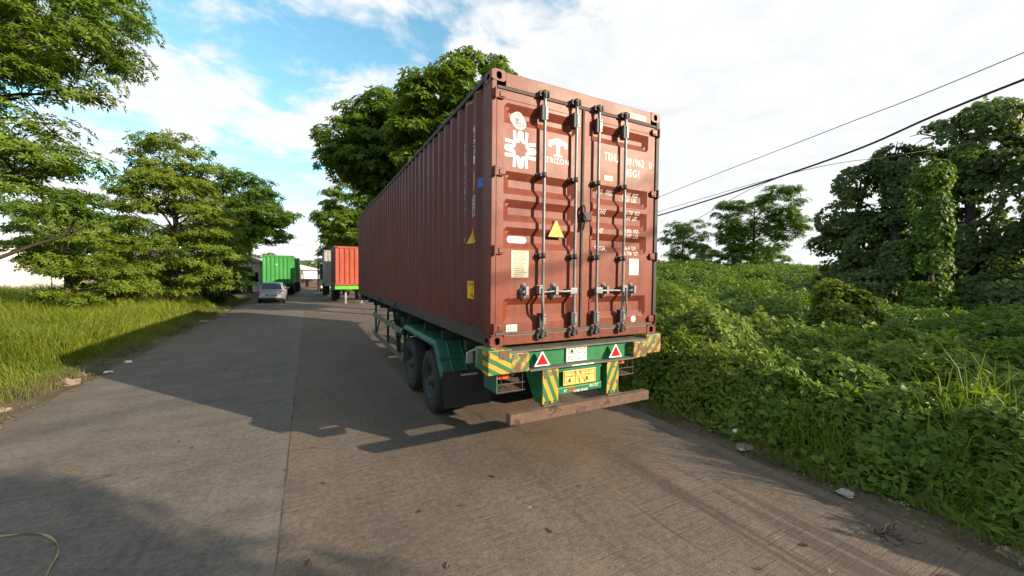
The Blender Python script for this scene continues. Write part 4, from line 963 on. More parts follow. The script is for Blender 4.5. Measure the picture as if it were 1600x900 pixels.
def tree(name, label, base, height, tr_r, env, nclump, rmin, rmax, per, ln, mat, bark, group=None, flat=0.5, k=6, fork=0.35, cat='tree', limbs=None, ratio=0.36, inner=0.45, lean=(0, 0), spread=1.0, sub=True):
    b = Vector(base); root = thing(name, label, cat, base, group)
    cl = clumps_in(env, nclump, rmin, rmax, flat, inner)
    nc = len(cl); m = np.maximum(4, (per*(cl[:, 3]/rmax)**2)).astype(int); idx = np.repeat(np.arange(nc), m); n = len(idx)
    d = unit(rng.normal(size=(n, 3))); d[:, 2] = np.where(d[:, 2] < -0.2, -d[:, 2]*0.6, d[:, 2]); d = unit(d)
    rr = rng.uniform(0.45, 1.05, n)
    P = cl[idx, :3] + np.stack([d[:, 0]*cl[idx, 3], d[:, 1]*cl[idx, 3], d[:, 2]*cl[idx, 4]], 1)*rr[:, None]
    O = unit(d*np.array([1, 1, 1.0]) + np.array([0, 0, 0.55]))
    keep = P[:, 2] > base[2]+0.15; P, O, idx = P[keep], O[keep], idx[keep]
    cv = rng.uniform(0, 0.3, nc)[idx]
    parts = rosettes(P, O, k, ln, clv=cv, ratio=ratio, spread=spread)
    # trunk, limbs to clumps, twigs
    tb = MB(); top = b+Vector((lean[0], lean[1], height*0.82))
    pts = []; rad = []
    for i in range(9):
        t = i/8; p = b.lerp(top, t) + Vector((math.sin(t*5+base[0])*0.12, math.cos(t*4+base[1])*0.12, 0))*min(1, t*3)*tr_r*3
        pts.append(p); rad.append(tr_r*(1.25 if i == 0 else 1.0)*(1-t)**0.8+0.03)
    tb.tube(pts, rad, 10)
    def trunk_at(z):
        t = max(0, min(1, (z-b.z)/(top.z-b.z))); f = t*8; i = min(7, int(f)); return pts[i].lerp(pts[i+1], f-i), rad[i]*(1-(f-i))+rad[i+1]*(f-i)
    order = list(range(nc)); rnd.shuffle(order)
    nl = limbs or max(6, nc//6); main = []
    for ci in order[:nl]:
        c = Vector(cl[ci, :3]); z0_ = max(b.z+height*fork*0.6, min(c.z-0.15*(c-b).length, top.z-0.1)); s0_, r0_ = trunk_at(z0_ if rnd.random() < .8 else max(b.z+height*fork*0.5, z0_-1))
        mid = s0_.lerp(c, 0.5)+Vector((rnd.uniform(-.3, .3), rnd.uniform(-.3, .3), 0.10*(c-s0_).length*rnd.uniform(0.3, 1.4)))
        q1 = s0_.lerp(mid, 0.5)+Vector((rnd.uniform(-.12, .12), rnd.uniform(-.12, .12), 0.04)); q2 = mid.lerp(c, .5)+Vector((rnd.uniform(-.12, .12), rnd.uniform(-.12, .12), 0))
        rl = min(r0_*0.7, tr_r*0.36)*rnd.uniform(0.6, 1.0)
        tb.tube([s0_, q1, mid, q2, c], [rl, rl*.8, rl*.6, rl*.38, rl*.15+.006], 6); main += [(mid, rl*.5), (q2, rl*.35), (q1, rl*.6)]
    if sub and main:
        for ci in order[nl:]:
            c = Vector(cl[ci, :3]); a, ra = min(main, key=lambda p: (p[0]-c).length)
            mm = a.lerp(c, .5)+Vector((rnd.uniform(-.15, .15), rnd.uniform(-.15, .15), rnd.uniform(0, .2)))
            tb.tube([a, mm, c], [min(ra, 0.05)*.8, min(ra, .05)*.5, 0.008], 5)
    tb.build('trunk', bark, root)
    leaf_mesh('crown', *parts, mat=mat, parent=root, base=b)
    return root

G = lambda *a: [tuple(x) for x in a]
FM = dict(
    bright = foliage('fresh_leaves', [(0.034, 0.064, 0.010), (0.082, 0.145, 0.014), (0.140, 0.215, 0.022), (0.22, 0.27, 0.045)]),
    yellow = foliage('yellowish_leaves', [(0.036, 0.066, 0.009), (0.095, 0.150, 0.014), (0.165, 0.220, 0.022), (0.25, 0.27, 0.04)]),
    mid = foliage('mid_green_leaves', [(0.026, 0.056, 0.010), (0.062, 0.125, 0.014), (0.105, 0.180, 0.020), (0.165, 0.225, 0.030)]),
    deep = foliage('deep_green_leaves', [(0.012, 0.032, 0.009), (0.024, 0.062, 0.013), (0.042, 0.095, 0.018), (0.080, 0.135, 0.024)]),
    vine = foliage('vine_leaves', [(0.030, 0.066, 0.010), (0.072, 0.140, 0.015), (0.130, 0.210, 0.022), (0.21, 0.27, 0.04), (0.28, 0.24, 0.09)], big=0.5),
    vinetree = foliage('draped_vine_leaves', [(0.058, 0.085, 0.030), (0.100, 0.148, 0.040), (0.150, 0.205, 0.050), (0.23, 0.28, 0.06)], big=0.35),
    grass = foliage('long_grass_blades', [(0.060, 0.095, 0.010), (0.145, 0.190, 0.018), (0.235, 0.275, 0.032), (0.36, 0.33, 0.10)], trans=0.4, big=0.25),
    dry = foliage('dry_grass_blades', [(0.06, 0.075, 0.02), (0.11, 0.115, 0.03), (0.18, 0.165, 0.06), (0.26, 0.22, 0.11)], trans=0.3),
)
# ================================================================== parked units further down the road
def bogie_trailer(name, label, x0, y0, ln, mcol, group, wheels_at, legs_at=None, zt=1.15, bol=None):
    t = thing(name, label, 'trailer', (x0+1.22, y0+ln/2, 0), group)
    for x in (x0+0.72, x0+1.60): MB().box(x, x+0.14, y0+0.05, y0+ln, zt-0.42, zt-0.05).build('chassis_beam', MT['tdark'], t)
    mb = MB().bbox(x0-0.02, x0+2.46, y0-0.12, y0+0.14, zt-0.26, zt-0.012, 0.01)
    mb.build('bolster', bol or mcol, t)
    mb = MB()
    y = y0+1
    while y < y0+ln: mb.box(x0+0.1, x0+2.34, y, y+0.09, zt-0.18, zt-0.05); y += 1.4
    mb.build('cross_members', MT['tdark'], t)
    for y in wheels_at:
        for x, s in ((x0, 1), (x0+0.31, -1), (x0+2.438-0.26, -1), (x0+2.438-0.57, 1)): 
            R, w_ = 0.48, 0.26; mb = MB(); mb.lathe((x, y, R), (1, 0, 0), [(0.03, R*0.6), (0, R*0.66), (0, R*0.85), (0.03, R), (w_-0.03, R), (w_, R*0.85), (w_, R*0.66), (w_-0.03, R*0.6)], 24)
            wh = mb.build('wheel', MT['tyre'], t); o = x if s > 0 else x+w_
            MB().lathe((o, y, R), (s, 0, 0), [(0.03, R*0.61), (0.02, R*0.55), (0.1, R*0.5), (0.09, R*0.3), (0.04, R*0.25), (0.0, R*0.14), (0, 0)], 18).build('rim', MT['zinc'] if mcol is MT['tlime'] else MT['rim'], wh)
    for x in ((x0, x0+2.438-0.6) if wheels_at else ()):
        a, b = min(wheels_at)-0.75, max(wheels_at)+0.75
        mb = MB()
        sec = [(a, 0.85), (a+0.3, zt-0.08), (b-0.3, zt-0.08), (b, 0.85)]
        for (ya, za), (yb, zb_) in zip(sec, sec[1:]): mb.add([(x, ya, za), (x+0.6, ya, za), (x+0.6, yb, zb_), (x, yb, zb_)], [(0, 1, 2, 3)])
        mb.build('mudguard', mcol, t)
    if legs_at is not None:
        for x in (x0+0.66, x0+1.75):
            mb = MB().bbox(x, x+0.13, legs_at, legs_at+0.13, 0.30, zt-0.2, 0.01); mb.bbox(x+0.02, x+0.11, legs_at+0.02, legs_at+0.11, 0.03, 0.3, 0.006); mb.bbox(x-0.05, x+0.18, legs_at-0.04, legs_at+0.17, 0.0, 0.03, 0.005)
            mb.build('landing_leg', MT['zinc'], t)
    return t
c2_ = container('shipping_container', 'bright orange red container, corrugated end facing the camera, beyond the big one on the right', -0.04, 26.3, 1.30, 6.06, 2.80, MT['orange'], MT['orange'], MT['orange'], mside=MT['redside'], group='containers parked down the road')
MB().bbox(1.70, 1.90, 26.312, 26.318, 3.05, 3.28, 0.002).build('white_sticker', MT['labelw'], c2_)
bogie_trailer('container_trailer', 'lime green trailer on pale landing legs under the orange red container', -0.04, 26.3, 6.3, MT['tlime'], 'trailers parked down the road', (30.6, 31.9), 26.75, zt=1.29)
container('shipping_container', 'pale grey container standing just behind the orange red one, only its edge showing', -0.46, 34.2, 1.30, 6.06, 2.896, MT['grey'], MT['grey'], MT['grey'], group='containers parked down the road')
bogie_trailer('container_trailer', 'dark trailer carrying the pale grey container', -0.46, 34.2, 6.3, MT['tdark'], 'trailers parked down the road', (38.5, 39.8), None, zt=1.29, bol=MT['zinc'])
gc = container('shipping_container', 'bright green container with its corrugated end in the sun, behind the silver car', -5.38, 37.8, 1.15, 6.06, 2.62, MT['green'], MT['green'], MT['green'], group='containers parked down the road')
MB().bbox(-4.35, -4.25, 37.812, 37.818, 2.85, 2.97, 0.002).build('white_sticker', MT['labelw'], gc)
bogie_trailer('container_trailer', 'dark trailer under the green container behind the silver car', -5.38, 37.8, 6.3, MT['tdark'], 'trailers parked down the road', (40.8, 42.1), 38.3, zt=1.14)
container('shipping_container', 'second green container further up the left side with a pale end frame', -5.05, 45.2, 1.20, 6.06, 2.59, MT['green'], MT['grey'], MT['green'], group='containers parked down the road')
bogie_trailer('container_trailer', 'dark trailer under the second green container further up', -5.05, 45.2, 6.3, MT['tdark'], 'trailers parked down the road', (46.6, 47.9), None, zt=1.19)

def truck_cab(name, label, x0, y0, mcol, s=1, group=None):
    """cab-over tractor; s=1 faces +y, s=-1 faces the camera"""
    t = thing(name, label, 'truck', (x0+1.2, y0+s*1.0, 0), group); Y = lambda v: y0+s*v
    p = [(Y(0), 0.75), (Y(0), 3.05), (Y(0.25), 3.2), (Y(1.75), 3.1), (Y(2.05), 1.95), (Y(2.12), 0.55), (Y(1.3), 0.55), (Y(1.2), 0.75)]
    mb = MB().prism(p, 0, x0, x0+2.4); cab = mb.build('cab', mcol, t)
    g_ = MB(); g_.add([(x0+0.12, Y(2.057), 2.0), (x0+2.28, Y(2.057), 2.0), (x0+2.20, Y(1.80), 2.98), (x0+0.20, Y(1.80), 2.98)], [(0, 1, 2, 3)])
    for X in (x0-0.006, x0+2.406): g_.add([(X, Y(1.0), 1.95), (X, Y(1.85), 1.95), (X, Y(1.62), 2.85), (X, Y(1.0), 2.85)], [(0, 1, 2, 3)])
    g_.build('cab_window', MT['glass'], t)
    MB().bbox(x0, x0+2.4, min(Y(2.10), Y(2.22)), max(Y(2.10), Y(2.22)), 0.42, 0.75, 0.03).build('bumper', MT['zinc'], t)
    g_ = MB()
    for i in range(4): g_.bbox(x0+0.5, x0+1.9, min(Y(2.07), Y(2.14)), max(Y(2.07), Y(2.14)), 0.95+i*0.18, 1.03+i*0.18, 0.01)
    g_.build('grille', MT['plastic'], t)
    for X in (x0+0.08, x0+2.02): MB().bbox(X, X+0.3, min(Y(2.2), Y(2.24)), max(Y(2.2), Y(2.24)), 0.52, 0.68, 0.02).build('headlight', MT['labelw'], t)
    MB().box(x0+0.8, x0+1.6, min(Y(-3.2), Y(0)), max(Y(-3.2), Y(0)), 0.65, 0.85).build('chassis', MT['tdark'], t)
    for yy in (1.4, -2.2):
        for X in (x0, x0+2.14):
            MB().lathe((X, Y(yy), 0.5), (1, 0, 0), [(0, 0.0), (0.0, 0.16), (0.05, 0.27), (0, 0.30), (0, 0.44), (0.03, 0.5), (0.23, 0.5), (0.26, 0.44), (0.26, 0.3), (0.2, 0.27), (0.26, 0.0)], 22).build('wheel', MT['tyre'], t)
    for X in (x0-0.22, x0+2.44): MB().bbox(X, X+0.18, min(Y(1.95), Y(2.02)), max(Y(1.95), Y(2.02)), 2.0, 2.5, 0.03).build('mirror', MT['plastic'], t)
    return t
truck_cab('truck', 'white truck cab at the head of the second green container', -5.02, 52.4, MT['labelw'], 1)
truck_cab('truck', 'dark truck facing the camera under the dark canopy, left of the pale grey container', -0.55, 47.2, MT['tdark'], -1)
# canopy
cn = thing('canopy', 'dark sloping roof on thin posts at the right of the road end', 'canopy', (1.6, 47.5, 0))
MB().prism([(44.6, 3.35), (44.6, 3.45), (51.0, 4.05), (51.0, 3.95)], 0, -0.75, 4.2).build('roof', MT['plastic'], cn)
for x in (-0.68, 1.7, 4.1):
    for y, h in ((44.8, 3.36), (50.8, 3.92)): MB().cyl((x, y, 0), (x, y, h), 0.05, n=8).build('post', MT['rail'], cn)

# ---- silver hatchback
def make_car(x, y):
    car = thing('parked_car', 'silver grey hatchback parked with its tail to the camera in front of the green container', 'car', (x, y+2.0, 0))
    # stations along y: (y, half width low, z sill, half width belt, z belt, half width roof, z roof)
    st = [(0.00, .62, .38, .70, .78, .56, .98), (0.05, .74, .34, .80, .84, .64, 1.04), (0.20, .79, .28, .835, .92, .62, 1.30), (0.36, .81, .25, .85, .95, .60, 1.42), (0.9, .82, .24, .86, .95, .59, 1.455), (1.6, .82, .24, .86, .93, .585, 1.46),
          (2.2, .82, .24, .86, .91, .575, 1.43), (2.55, .82, .24, .855, .90, .60, 1.28), (3.0, .82, .24, .845, .89, .70, .96), (3.5, .80, .25, .82, .84, .66, .90), (3.85, .74, .30, .76, .72, .6, .80), (3.98, .62, .36, .62, .62, .5, .68)]
    def sec(s):
        yy, a, z0_, b, zb_, c, zr = s
        h = [(0, z0_), (a*.9, z0_), (a, z0_+.08), (b+.01, (z0_+zb_)/2+.05), (b, zb_-.04), (b-.03, zb_), (c+(b-c)*.25, zb_+(zr-zb_)*.72), (c+.0, zr-.035), (c-.08, zr), (0, zr+.012)]
        return [(x+p, y+yy, z) for p, z in h] + [(x-p, y+yy, z) for p, z in reversed(h[1:-1])]
    # wheel arches: sink the sill near the axles
    mb = MB(); rings = [sec(s) for s in st]; n = len(rings[0]); vs = [v for r_ in rings for v in r_]
    mb.add(vs, [(i*n+k, i*n+(k+1) % n, (i+1)*n+(k+1) % n, (i+1)*n+k) for i in range(len(rings)-1) for k in range(n)], 0, True)
    mb.add(rings[0], [tuple(range(n))]); mb.add(rings[-1], [tuple(range(n))])
    mb.build('body', MT['silver'], car)
    g_ = MB()
    g_.add([(x-.64, y-.012, 1.00), (x+.64, y-.012, 1.00), (x+.56, y+.165, 1.345), (x-.56, y+.165, 1.345)], [(0, 1, 2, 3)]); rw = g_.build('rear_window', MT['glass'], car)
    MB().bbox(x-.10, x+.34, y-.02, y-.01, 1.02, 1.035, .002).build('wiper', MT['plastic'], rw)
    for s in (-1, 1):
        g_ = MB(); g_.add([(x+s*.845, y+.45, .975), (x+s*.855, y+2.5, .93), (x+s*.66, y+2.25, 1.35), (x+s*.685, y+.75, 1.37)], [(0, 1, 2, 3)]); g_.build('side_window', MT['glass'], car)
        g_ = MB().bbox(x+s*.74-.20, x+s*.74+.10*(1 if s > 0 else 1), y-.012, y+.07, .76, .875, .02); g_.build('tail_light', MT['redrefl'], car)
        MB().bbox(x+s*.93-.09, x+s*.93+.09, y+2.5, y+2.6, .95, 1.07, .03).build('mirror', MT['silver'], car)
        MB().tube([(x+s*.57, y+.5, 1.455), (x+s*.57, y+1.2, 1.49), (x+s*.565, y+2.0, 1.47)], .013, 6).build('roof_rail', MT['plastic'], car)
        for yy in (.78, 3.15):
            MB().lathe((x+s*.69, y+yy, .335), (s, 0, 0), [(0, .0), (0, .40), (.145, .40), (.15, .37), (.15, .33)], 26).build('wheel_arch', MT['plastic'], car)
            wh = MB().lathe((x+s*.66, y+yy, .32), (s, 0, 0), [(0, .0), (0, .30), (.02, .32), (.18, .32), (.20, .30), (.205, .21)], 26).build('wheel', MT['tyre'], car)
            MB().lathe((x+s*.66, y+yy, .32), (s, 0, 0), [(.20, .215), (.18, .19), (.14, .07), (.17, .0)], 20).build('rim', MT['zinc'], wh)
    MB().bbox(x-.77, x+.77, y-.05, y+.12, .36, .58, .05).build('rear_bumper', MT['silver'], car)
    MB().bbox(x-.70, x+.70, y-.065, y+.10, .24, .375, .03).build('bumper_trim', MT['plastic'], car)
    MB().bbox(x-.34, x+.34, y-.058, y-.045, .50, .60, .01).build('plate_recess', MT['plastic'], car)
    MB().bbox(x-.23, x+.23, y-.068, y-.056, .505, .59, .003).build('number_plate', MT['zinc'], car)
    MB().bbox(x-.56, x+.56, y+.16, y+.30, 1.415, 1.44, .01).build('roof_spoiler', MT['silver'], car)
    MB().bbox(x-.62, x+.62, y-.012, y+.02, .86, .885, .004).build('tailgate_strip', MT['plastic'], car)
make_car(-4.05, 28.6)

# ================================================================== buildings, gate, wall
wh_ = thing('warehouse', 'long white low warehouse half hidden by the leaves at the far left', 'building', (-42, 62, 0))
mb = MB().box(-62, -25.5, 50, 75, 0, 4.7); mb.prism([(-62.4, 4.7), (-25.1, 4.7), (-43.7, 6.4)], 1, 49.9, 75.2); mb.build('wall', MT['conc'], wh_)
mb = MB().prism([(-62.6, 4.68), (-43.7, 6.48), (-24.9, 4.68), (-24.9, 4.78), (-43.7, 6.60), (-62.6, 4.78)], 1, 49.6, 75.5); mb.build('roof', MT['grey'], wh_)
for x in (-58, -50, -36, -30): MB().box(x, x+2.2, 49.96, 50.0, 1.6, 2.8).build('window', MT['glass'], wh_)
MB().box(-45, -41, 49.95, 50.0, 0, 3.2).build('door', MT['zinc'], wh_)
hs_ = thing('small_house', 'small house with a yellow wall and white gable behind the roadside trees on the left', 'building', (-9, 49, 0))
MB().box(-12.5, -6.4, 47, 54, 0, 3.3).build('wall', MT['conc'], hs_)
MB().box(-9.2, -7.9, 46.96, 46.99, 1.0, 3.0).build('yellow_panel', paint('house_yellow', (0.55, 0.38, 0.08), 0.8), hs_)
MB().prism([(-13, 3.3), (-5.9, 3.3), (-9.5, 4.8)], 1, 46.6, 54.4).build('roof', MT['conc'], hs_)
for x in (-12, -7.4): MB().box(x, x+0.8, 46.96, 47, 1.1, 2.2).build('window', MT['glass'], hs_)
bw = thing('boundary_wall', 'low brown grey wall with uprights closing the far end of the road', 'wall', (0, 61, 0))
wm_ = paint('brown_boundary_wall', (0.16, 0.125, 0.10), 0.9, 0.35, 2)
mb = MB().box(-26, -3.6, 61, 61.2, -0.1, 1.5); mb.box(1.8, 30, 61, 61.2, -0.1, 1.5); mb.build('panel', wm_, bw)
for x in [-26+2.8*i for i in range(9)]+[1.8+2.8*i for i in range(10)]: MB().box(x-0.09, x+0.09, 60.93, 61.27, -0.1, 1.62).build('pillar', wm_, bw)
gt = thing('gate', 'brown barred gate across the far end of the road', 'gate', (-0.9, 61, 0))
MB().box(-3.5, 1.7, 61.06, 61.10, 1.2, 1.27).box(-3.5, 1.7, 61.06, 61.10, 0.12, 0.19).box(-3.5, 1.7, 61.075, 61.085, 0.2, 1.2).build('frame', wm_, gt)
mb = MB()
for i in range(36): mb.box(-3.5+i*0.147, -3.46+i*0.147, 61.03, 61.059, 0.1, 1.32)
mb.build('bars', MT['rail'], gt)
sh = thing('white_shed', 'small white shed beyond the gate at the end of the road', 'building', (-3, 84, 0))
MB().box(-6.5, 0.5, 82, 88, 0, 2.7).build('wall', MT['conc'], sh); MB().prism([(-7, 2.7), (1, 2.7), (-3, 3.7)], 1, 81.5, 88.5).build('roof', MT['conc'], sh)
MB().box(-3.6, -2.4, 81.96, 82, 0, 2.1).build('door', MT['zinc'], sh)

# ================================================================== trees
BK, BD = MT['bark'], MT['barkdk']
tree('roadside_tree', 'tall nearest tree at the left edge, dark trunk and long bare-looking lower branches', (-10.1, 12.2, -0.05), 12.6, 0.26,
     [(-9.4, 12, 9.6, 3.3, 3.2, 2.6), (-8.3, 11.8, 8.1, 2.2, 2.4, 1.4), (-8.9, 11.6, 5.3, 1.8, 2.0, 1.1), (-9.0, 11.2, 4.2, 1.7, 1.7, 0.7), (-7.7, 11.6, 3.3, 0.7, 0.8, 0.7), (-11.2, 12, 6, 2.4, 2.6, 2.3)],
     350, 0.36, 0.85, 62, 0.175, FM['bright'], BD, k=7, fork=0.30, ratio=0.30, limbs=60, flat=0.6, inner=0.5)
tree('roadside_tree', 'round sunlit tree with tiered yellow green leaves, second along the left verge', (-7.9, 22.5, -0.05), 9.0, 0.2,
     [(-7.6, 22, 7.6, 1.7, 1.7, 1.5), (-7.7, 22, 6.1, 2.3, 2.2, 1.0), (-7.6, 21.9, 4.6, 2.6, 2.6, 1.0), (-7.7, 21.6, 3.1, 2.7, 2.6, 0.9), (-7.6, 21.4, 1.9, 2.6, 2.2, 0.9)],
     230, 0.45, 0.95, 66, 0.20, FM['yellow'], BK, k=6, flat=0.45, fork=0.15, ratio=0.34, inner=0.6)
tree('roadside_tree', 'dark green tree leaning over the green containers on the left', (-7.3, 33.5, -0.05), 10, 0.24,
     [(-6.0, 33, 8.3, 2.2, 2.2, 1.5), (-4.9, 33, 6.6, 2.4, 2.2, 0.9), (-6.8, 32.4, 5.5, 2.4, 2.4, 1.2), (-7.8, 31.5, 3.9, 2.0, 2.2, 1.2), (-7.6, 31, 2.4, 1.8, 1.8, 1.0)],
     210, 0.5, 1.0, 60, 0.25, FM['mid'], BD, k=6, flat=0.5, ratio=0.36, inner=0.55)
tree('roadside_tree', 'green tree hanging over the second green container, furthest on the left verge', (-7.2, 45, -0.05), 9, 0.22,
     [(-6.2, 45, 7.3, 2.6, 2.6, 1.6), (-5.2, 46, 6.0, 2.2, 2.4, 0.9), (-8.5, 44, 5.5, 2.5, 2.5, 2.0)], 120, 0.5, 1.0, 50, 0.30, FM['mid'], BD, k=6, flat=0.4)
tree('small_tree', 'low yellowish small tree between the nearest tree and the round sunlit tree', (-10.1, 18, -0.05), 4.2, 0.10,
     [(-10.0, 18, 3.2, 1.5, 1.4, 1.3), (-9.6, 17.8, 1.7, 1.7, 1.4, 1.0)], 90, 0.4, 0.7, 55, 0.17, FM['yellow'], BK, k=6, flat=0.5)
tree('background_tree', 'broad tree behind the sunlit tree and the warehouse', (-14.5, 30, -0.05), 7.5, 0.2,
     [(-14, 30, 5.2, 3.2, 3, 2.0), (-12.5, 30, 3.2, 3.4, 3, 1.8)], 100, 0.6, 1.1, 45, 0.26, FM['mid'], BD, k=6)
# roadside shrubs in the shade under the trees
for i, (x, y, h, r_, lb) in enumerate(((-7.0, 27.5, 1.6, 1.3, 'dark leafy shrub on the verge left of the silver car'), (-7.4, 35.8, 2.4, 1.6, 'tall dark shrub at the left end of the green container'), (-8.7, 29.5, 2.2, 1.5, 'shrub under the dark tree behind the verge grass'))):
    tree('shrub', lb, (x, y, -0.05), h, 0.05, [(x, y, h*0.55, r_, r_, h*0.5)], 40, 0.3, 0.5, 60, 0.16, FM['deep'], BD, k=5, group='shrubs on the left verge', cat='shrub', flat=0.7)
# right of the road, behind the container
tree('broadleaf_tree', 'tall leafy tree rising right behind the red container roof', (4.9, 13.2, -0.05), 11.8, 0.24,
     [(5.4, 13, 10.7, 1.9, 1.8, 0.9), (4.2, 13, 9.5, 2.2, 2.2, 1.2), (5.4, 13, 8.5, 2.8, 2.6, 1.8), (4.0, 13.2, 7.2, 1.8, 2.0, 1.6), (5.6, 13, 6.0, 2.5, 2.2, 1.5), (2.9, 13.2, 8.0, 1.7, 1.8, 1.3)],
     260, 0.42, 0.80, 52, 0.27, FM['bright'], BD, k=7, ratio=0.36, flat=0.8, inner=0.5)
sc_ = lambda x, z, a, b, c: (-1.68+(x+1.68)*0.785, 18.1, 2.19+(z-2.19)*0.785, a*.785, b*.785, c*.785)
tree('broadleaf_tree', 'wide dense tree spreading over the road from behind the red container', (3.7, 18.4, -0.05), 11.2, 0.27,
     [sc_(1.6, 10.6, 2.8, 2.6, 2.2), sc_(3.9, 12.2, 2.8, 2.6, 2.0), sc_(3.4, 9.4, 2.9, 2.8, 2.0), sc_(5.6, 11, 2.4, 2.4, 2.4), sc_(0.9, 9.4, 1.8, 1.6, 1.2), sc_(3.4, 7.4, 2.2, 2.2, 1.4)],
     300, 0.42, 0.82, 56, 0.26, FM['bright'], BD, k=7, ratio=0.36, flat=0.8, inner=0.5)
tree('broadleaf_tree', 'further tree with pale sunlit tufts above the orange red container', (3.6, 38.0, -0.05), 11.5, 0.26,
     [(2.4, 38, 9.2, 2.8, 2.6, 2.2), (1.0, 38, 7.0, 2.3, 2.3, 1.4), (3.2, 38, 6.4, 2.8, 2.6, 2.0), (0.6, 38.5, 5.6, 1.5, 1.5, 0.8)], 200, 0.55, 1.0, 60, 0.30, FM['bright'], BD, k=6, flat=0.55)
tree('broadleaf_tree', 'last tree on the right over the dark canopy', (3.4, 54, -0.05), 8.5, 0.22, [(2.8, 54, 6.6, 2.8, 2.8, 2.0), (1.6, 54, 5.0, 2.0, 2.0, 1.2)], 80, 0.6, 1.1, 40, 0.36, FM['deep'], BD, k=6)
# vine-draped trees at the right
def vine_tree(label, x, y, cols_, n, mat, ln, trunk_r=0.16, gz=0.3):
    base = Vector((x, y, gz)); root = thing('vine_covered_tree', label, 'tree', base, 'tall trees smothered in vines on the right')
    env = np.array(cols_, float); area = env[:, 3]*env[:, 5]; idx = rng.choice(len(env), n, p=area/area.sum())
    d = unit(rng.normal(size=(n, 3))); rr = rng.uniform(0.70, 1.0, n)**0.6
    c = env[idx, :3]; P = c + d*env[idx, 3:]*rr[:, None]
    lump = (vnoise(P[:, 0]*1.4+P[:, 1]*1.6+50, P[:, 2]*0.8+20, 5, 3)-0.48)*1.0
    P = P + d*np.array([1, 1, 0.6])*lump[:, None]*np.minimum(1, env[idx, 3:4])
    gap = vnoise(P[:, 0]*1.5+P[:, 1]*1.7+90, P[:, 2]*1.4+7, 9, 3); keep = ((gap > 0.42) | (P[:, 2] < gz+1.8)) & (P[:, 2] > gz-0.1); P, d = P[keep], d[keep]; n = len(P)
    O = unit(d*np.array([1, 1, 0.5])+np.array([0, 0, 0.35])+rng.normal(0, .35, (n, 3))); A = unit(rng.normal(size=(n, 3))*0.6+np.array([0, 0, -1.0])); A = unit(A-O*np.sum(A*O, -1, keepdims=True))
    L_ = ln*rng.uniform(0.6, 1.2, n)
    v = 0.10 + 0.45*rng.uniform(0, 1, n) + 0.25*(vnoise(P[:, 1]*2+9, P[:, 2]*2+4, 3, 2)-0.3)
    leaf_mesh('crown', P, A, O, L_, L_*0.85, v, 0.2, 0.1, mat, root, base)
    tb = MB(); top = max(env[:, 2]+env[:, 5])*0.9
    tb.tube([(x, y, gz-0.1), (x+.1, y-.05, gz+top*.3), (x-.05, y+.1, gz+top*.6), (x, y, top)], [trunk_r*1.3, trunk_r, trunk_r*.7, .04], 8)
    for e in cols_: tb.tube([(x, y, max(gz+0.5, min(e[2]-1.0, top*.8))), ((x+e[0])/2, (y+e[1])/2, e[2]-.4), (e[0], e[1], e[2]+e[5]*.4)], [trunk_r*.5, trunk_r*.3, .02], 6)
    for k in range(26):
        e = cols_[k % len(cols_)]; dd = unit(rng.normal(size=3)); q = Vector(e[:3])+Vector((dd[0]*e[3], dd[1]*e[4], abs(dd[2])*e[5])); tb.tube([Vector(e[:3]), Vector(e[:3]).lerp(q, .6)+Vector((0, 0, .15)), q], [.035, .025, .01], 5)
    tb.build('trunk', BD, root)
VM = FM['vinetree']
vine_tree('leftmost vine smothered tree with a bulging lower side and loose crown', 22.5, 5.4, [(22.3, 5.6, 6.9, 1.0, 0.95, 0.9), (22.3, 6.0, 5.2, 1.2, 1.1, 1.0), (22.5, 6.5, 3.9, 1.1, 1.0, 0.7), (22.4, 5.1, 3.6, 1.2, 1.0, 2.2), (22.3, 4.9, 7.3, 0.6, 0.6, 0.5), (22.3, 6.0, 2.4, 1.0, 1.0, 1.3)], 19000, VM, 0.20)
vine_tree('narrow dark vine column second from the left of the tall group', 22.2, 3.9, [(22.2, 4.1, 7.4, 0.9, 0.75, 1.1), (22.2, 3.9, 5.3, 0.9, 0.8, 2.4), (22.1, 3.9, 2.6, 1.0, 0.9, 2.4)], 20000, VM, 0.18)
vine_tree('tallest tree of the vine covered group with a domed crown', 23.4, 1.9, [(23.3, 3.0, 8.5, 1.0, 1.0, 0.75), (23.4, 1.5, 8.8, 1.2, 1.1, 0.85), (23.5, 1.7, 7.2, 1.2, 1.3, 1.0), (23.5, 0.7, 5.4, 1.0, 0.9, 2.8), (23.6, 2.8, 5.0, 0.9, 0.85, 3.0), (23.4, 1.0, 2.2, 1.4, 1.2, 1.6), (23.4, 1.9, 3.0, 0.9, 0.8, 2.8), (23.4, 1.9, 6.0, 0.7, 0.6, 1.8)], 32000, VM, 0.19, 0.2)
vine_tree('front vine pillar with a yellow green sunlit top before the tall trees', 19.0, 2.0, [(19.0, 2.1, 5.9, 0.75, 0.7, 0.8), (19.0, 1.95, 4.5, 0.75, 0.65, 1.8), (18.9, 1.9, 2.4, 0.8, 0.7, 2.2), (18.9, 1.9, 0.9, 0.9, 0.8, 1.0)], 17000, FM['vine'], 0.16)
vine_tree('vine covered tree at the right edge of the picture', 22.5, -0.6, [(22.5, -0.4, 6.6, 0.9, 0.8, 1.2), (22.4, -0.6, 4.6, 1.1, 1.0, 2.4), (22.2, -0.9, 2.0, 1.6, 1.6, 1.6)], 17000, VM, 0.20)
vine_tree('low dark vine covered mass filling the foot of the tall group', 21.2, 3.2, [(21, 4.6, 1.6, 1.5, 1.4, 1.1), (20.6, 0.6, 1.4, 1.5, 1.4, 1.1), (21, 6.4, 1.2, 1.4, 1.6, 0.8), (20.8, -1.1, 1.5, 1.6, 1.4, 1.1)], 15000, VM, 0.19, 0.08)
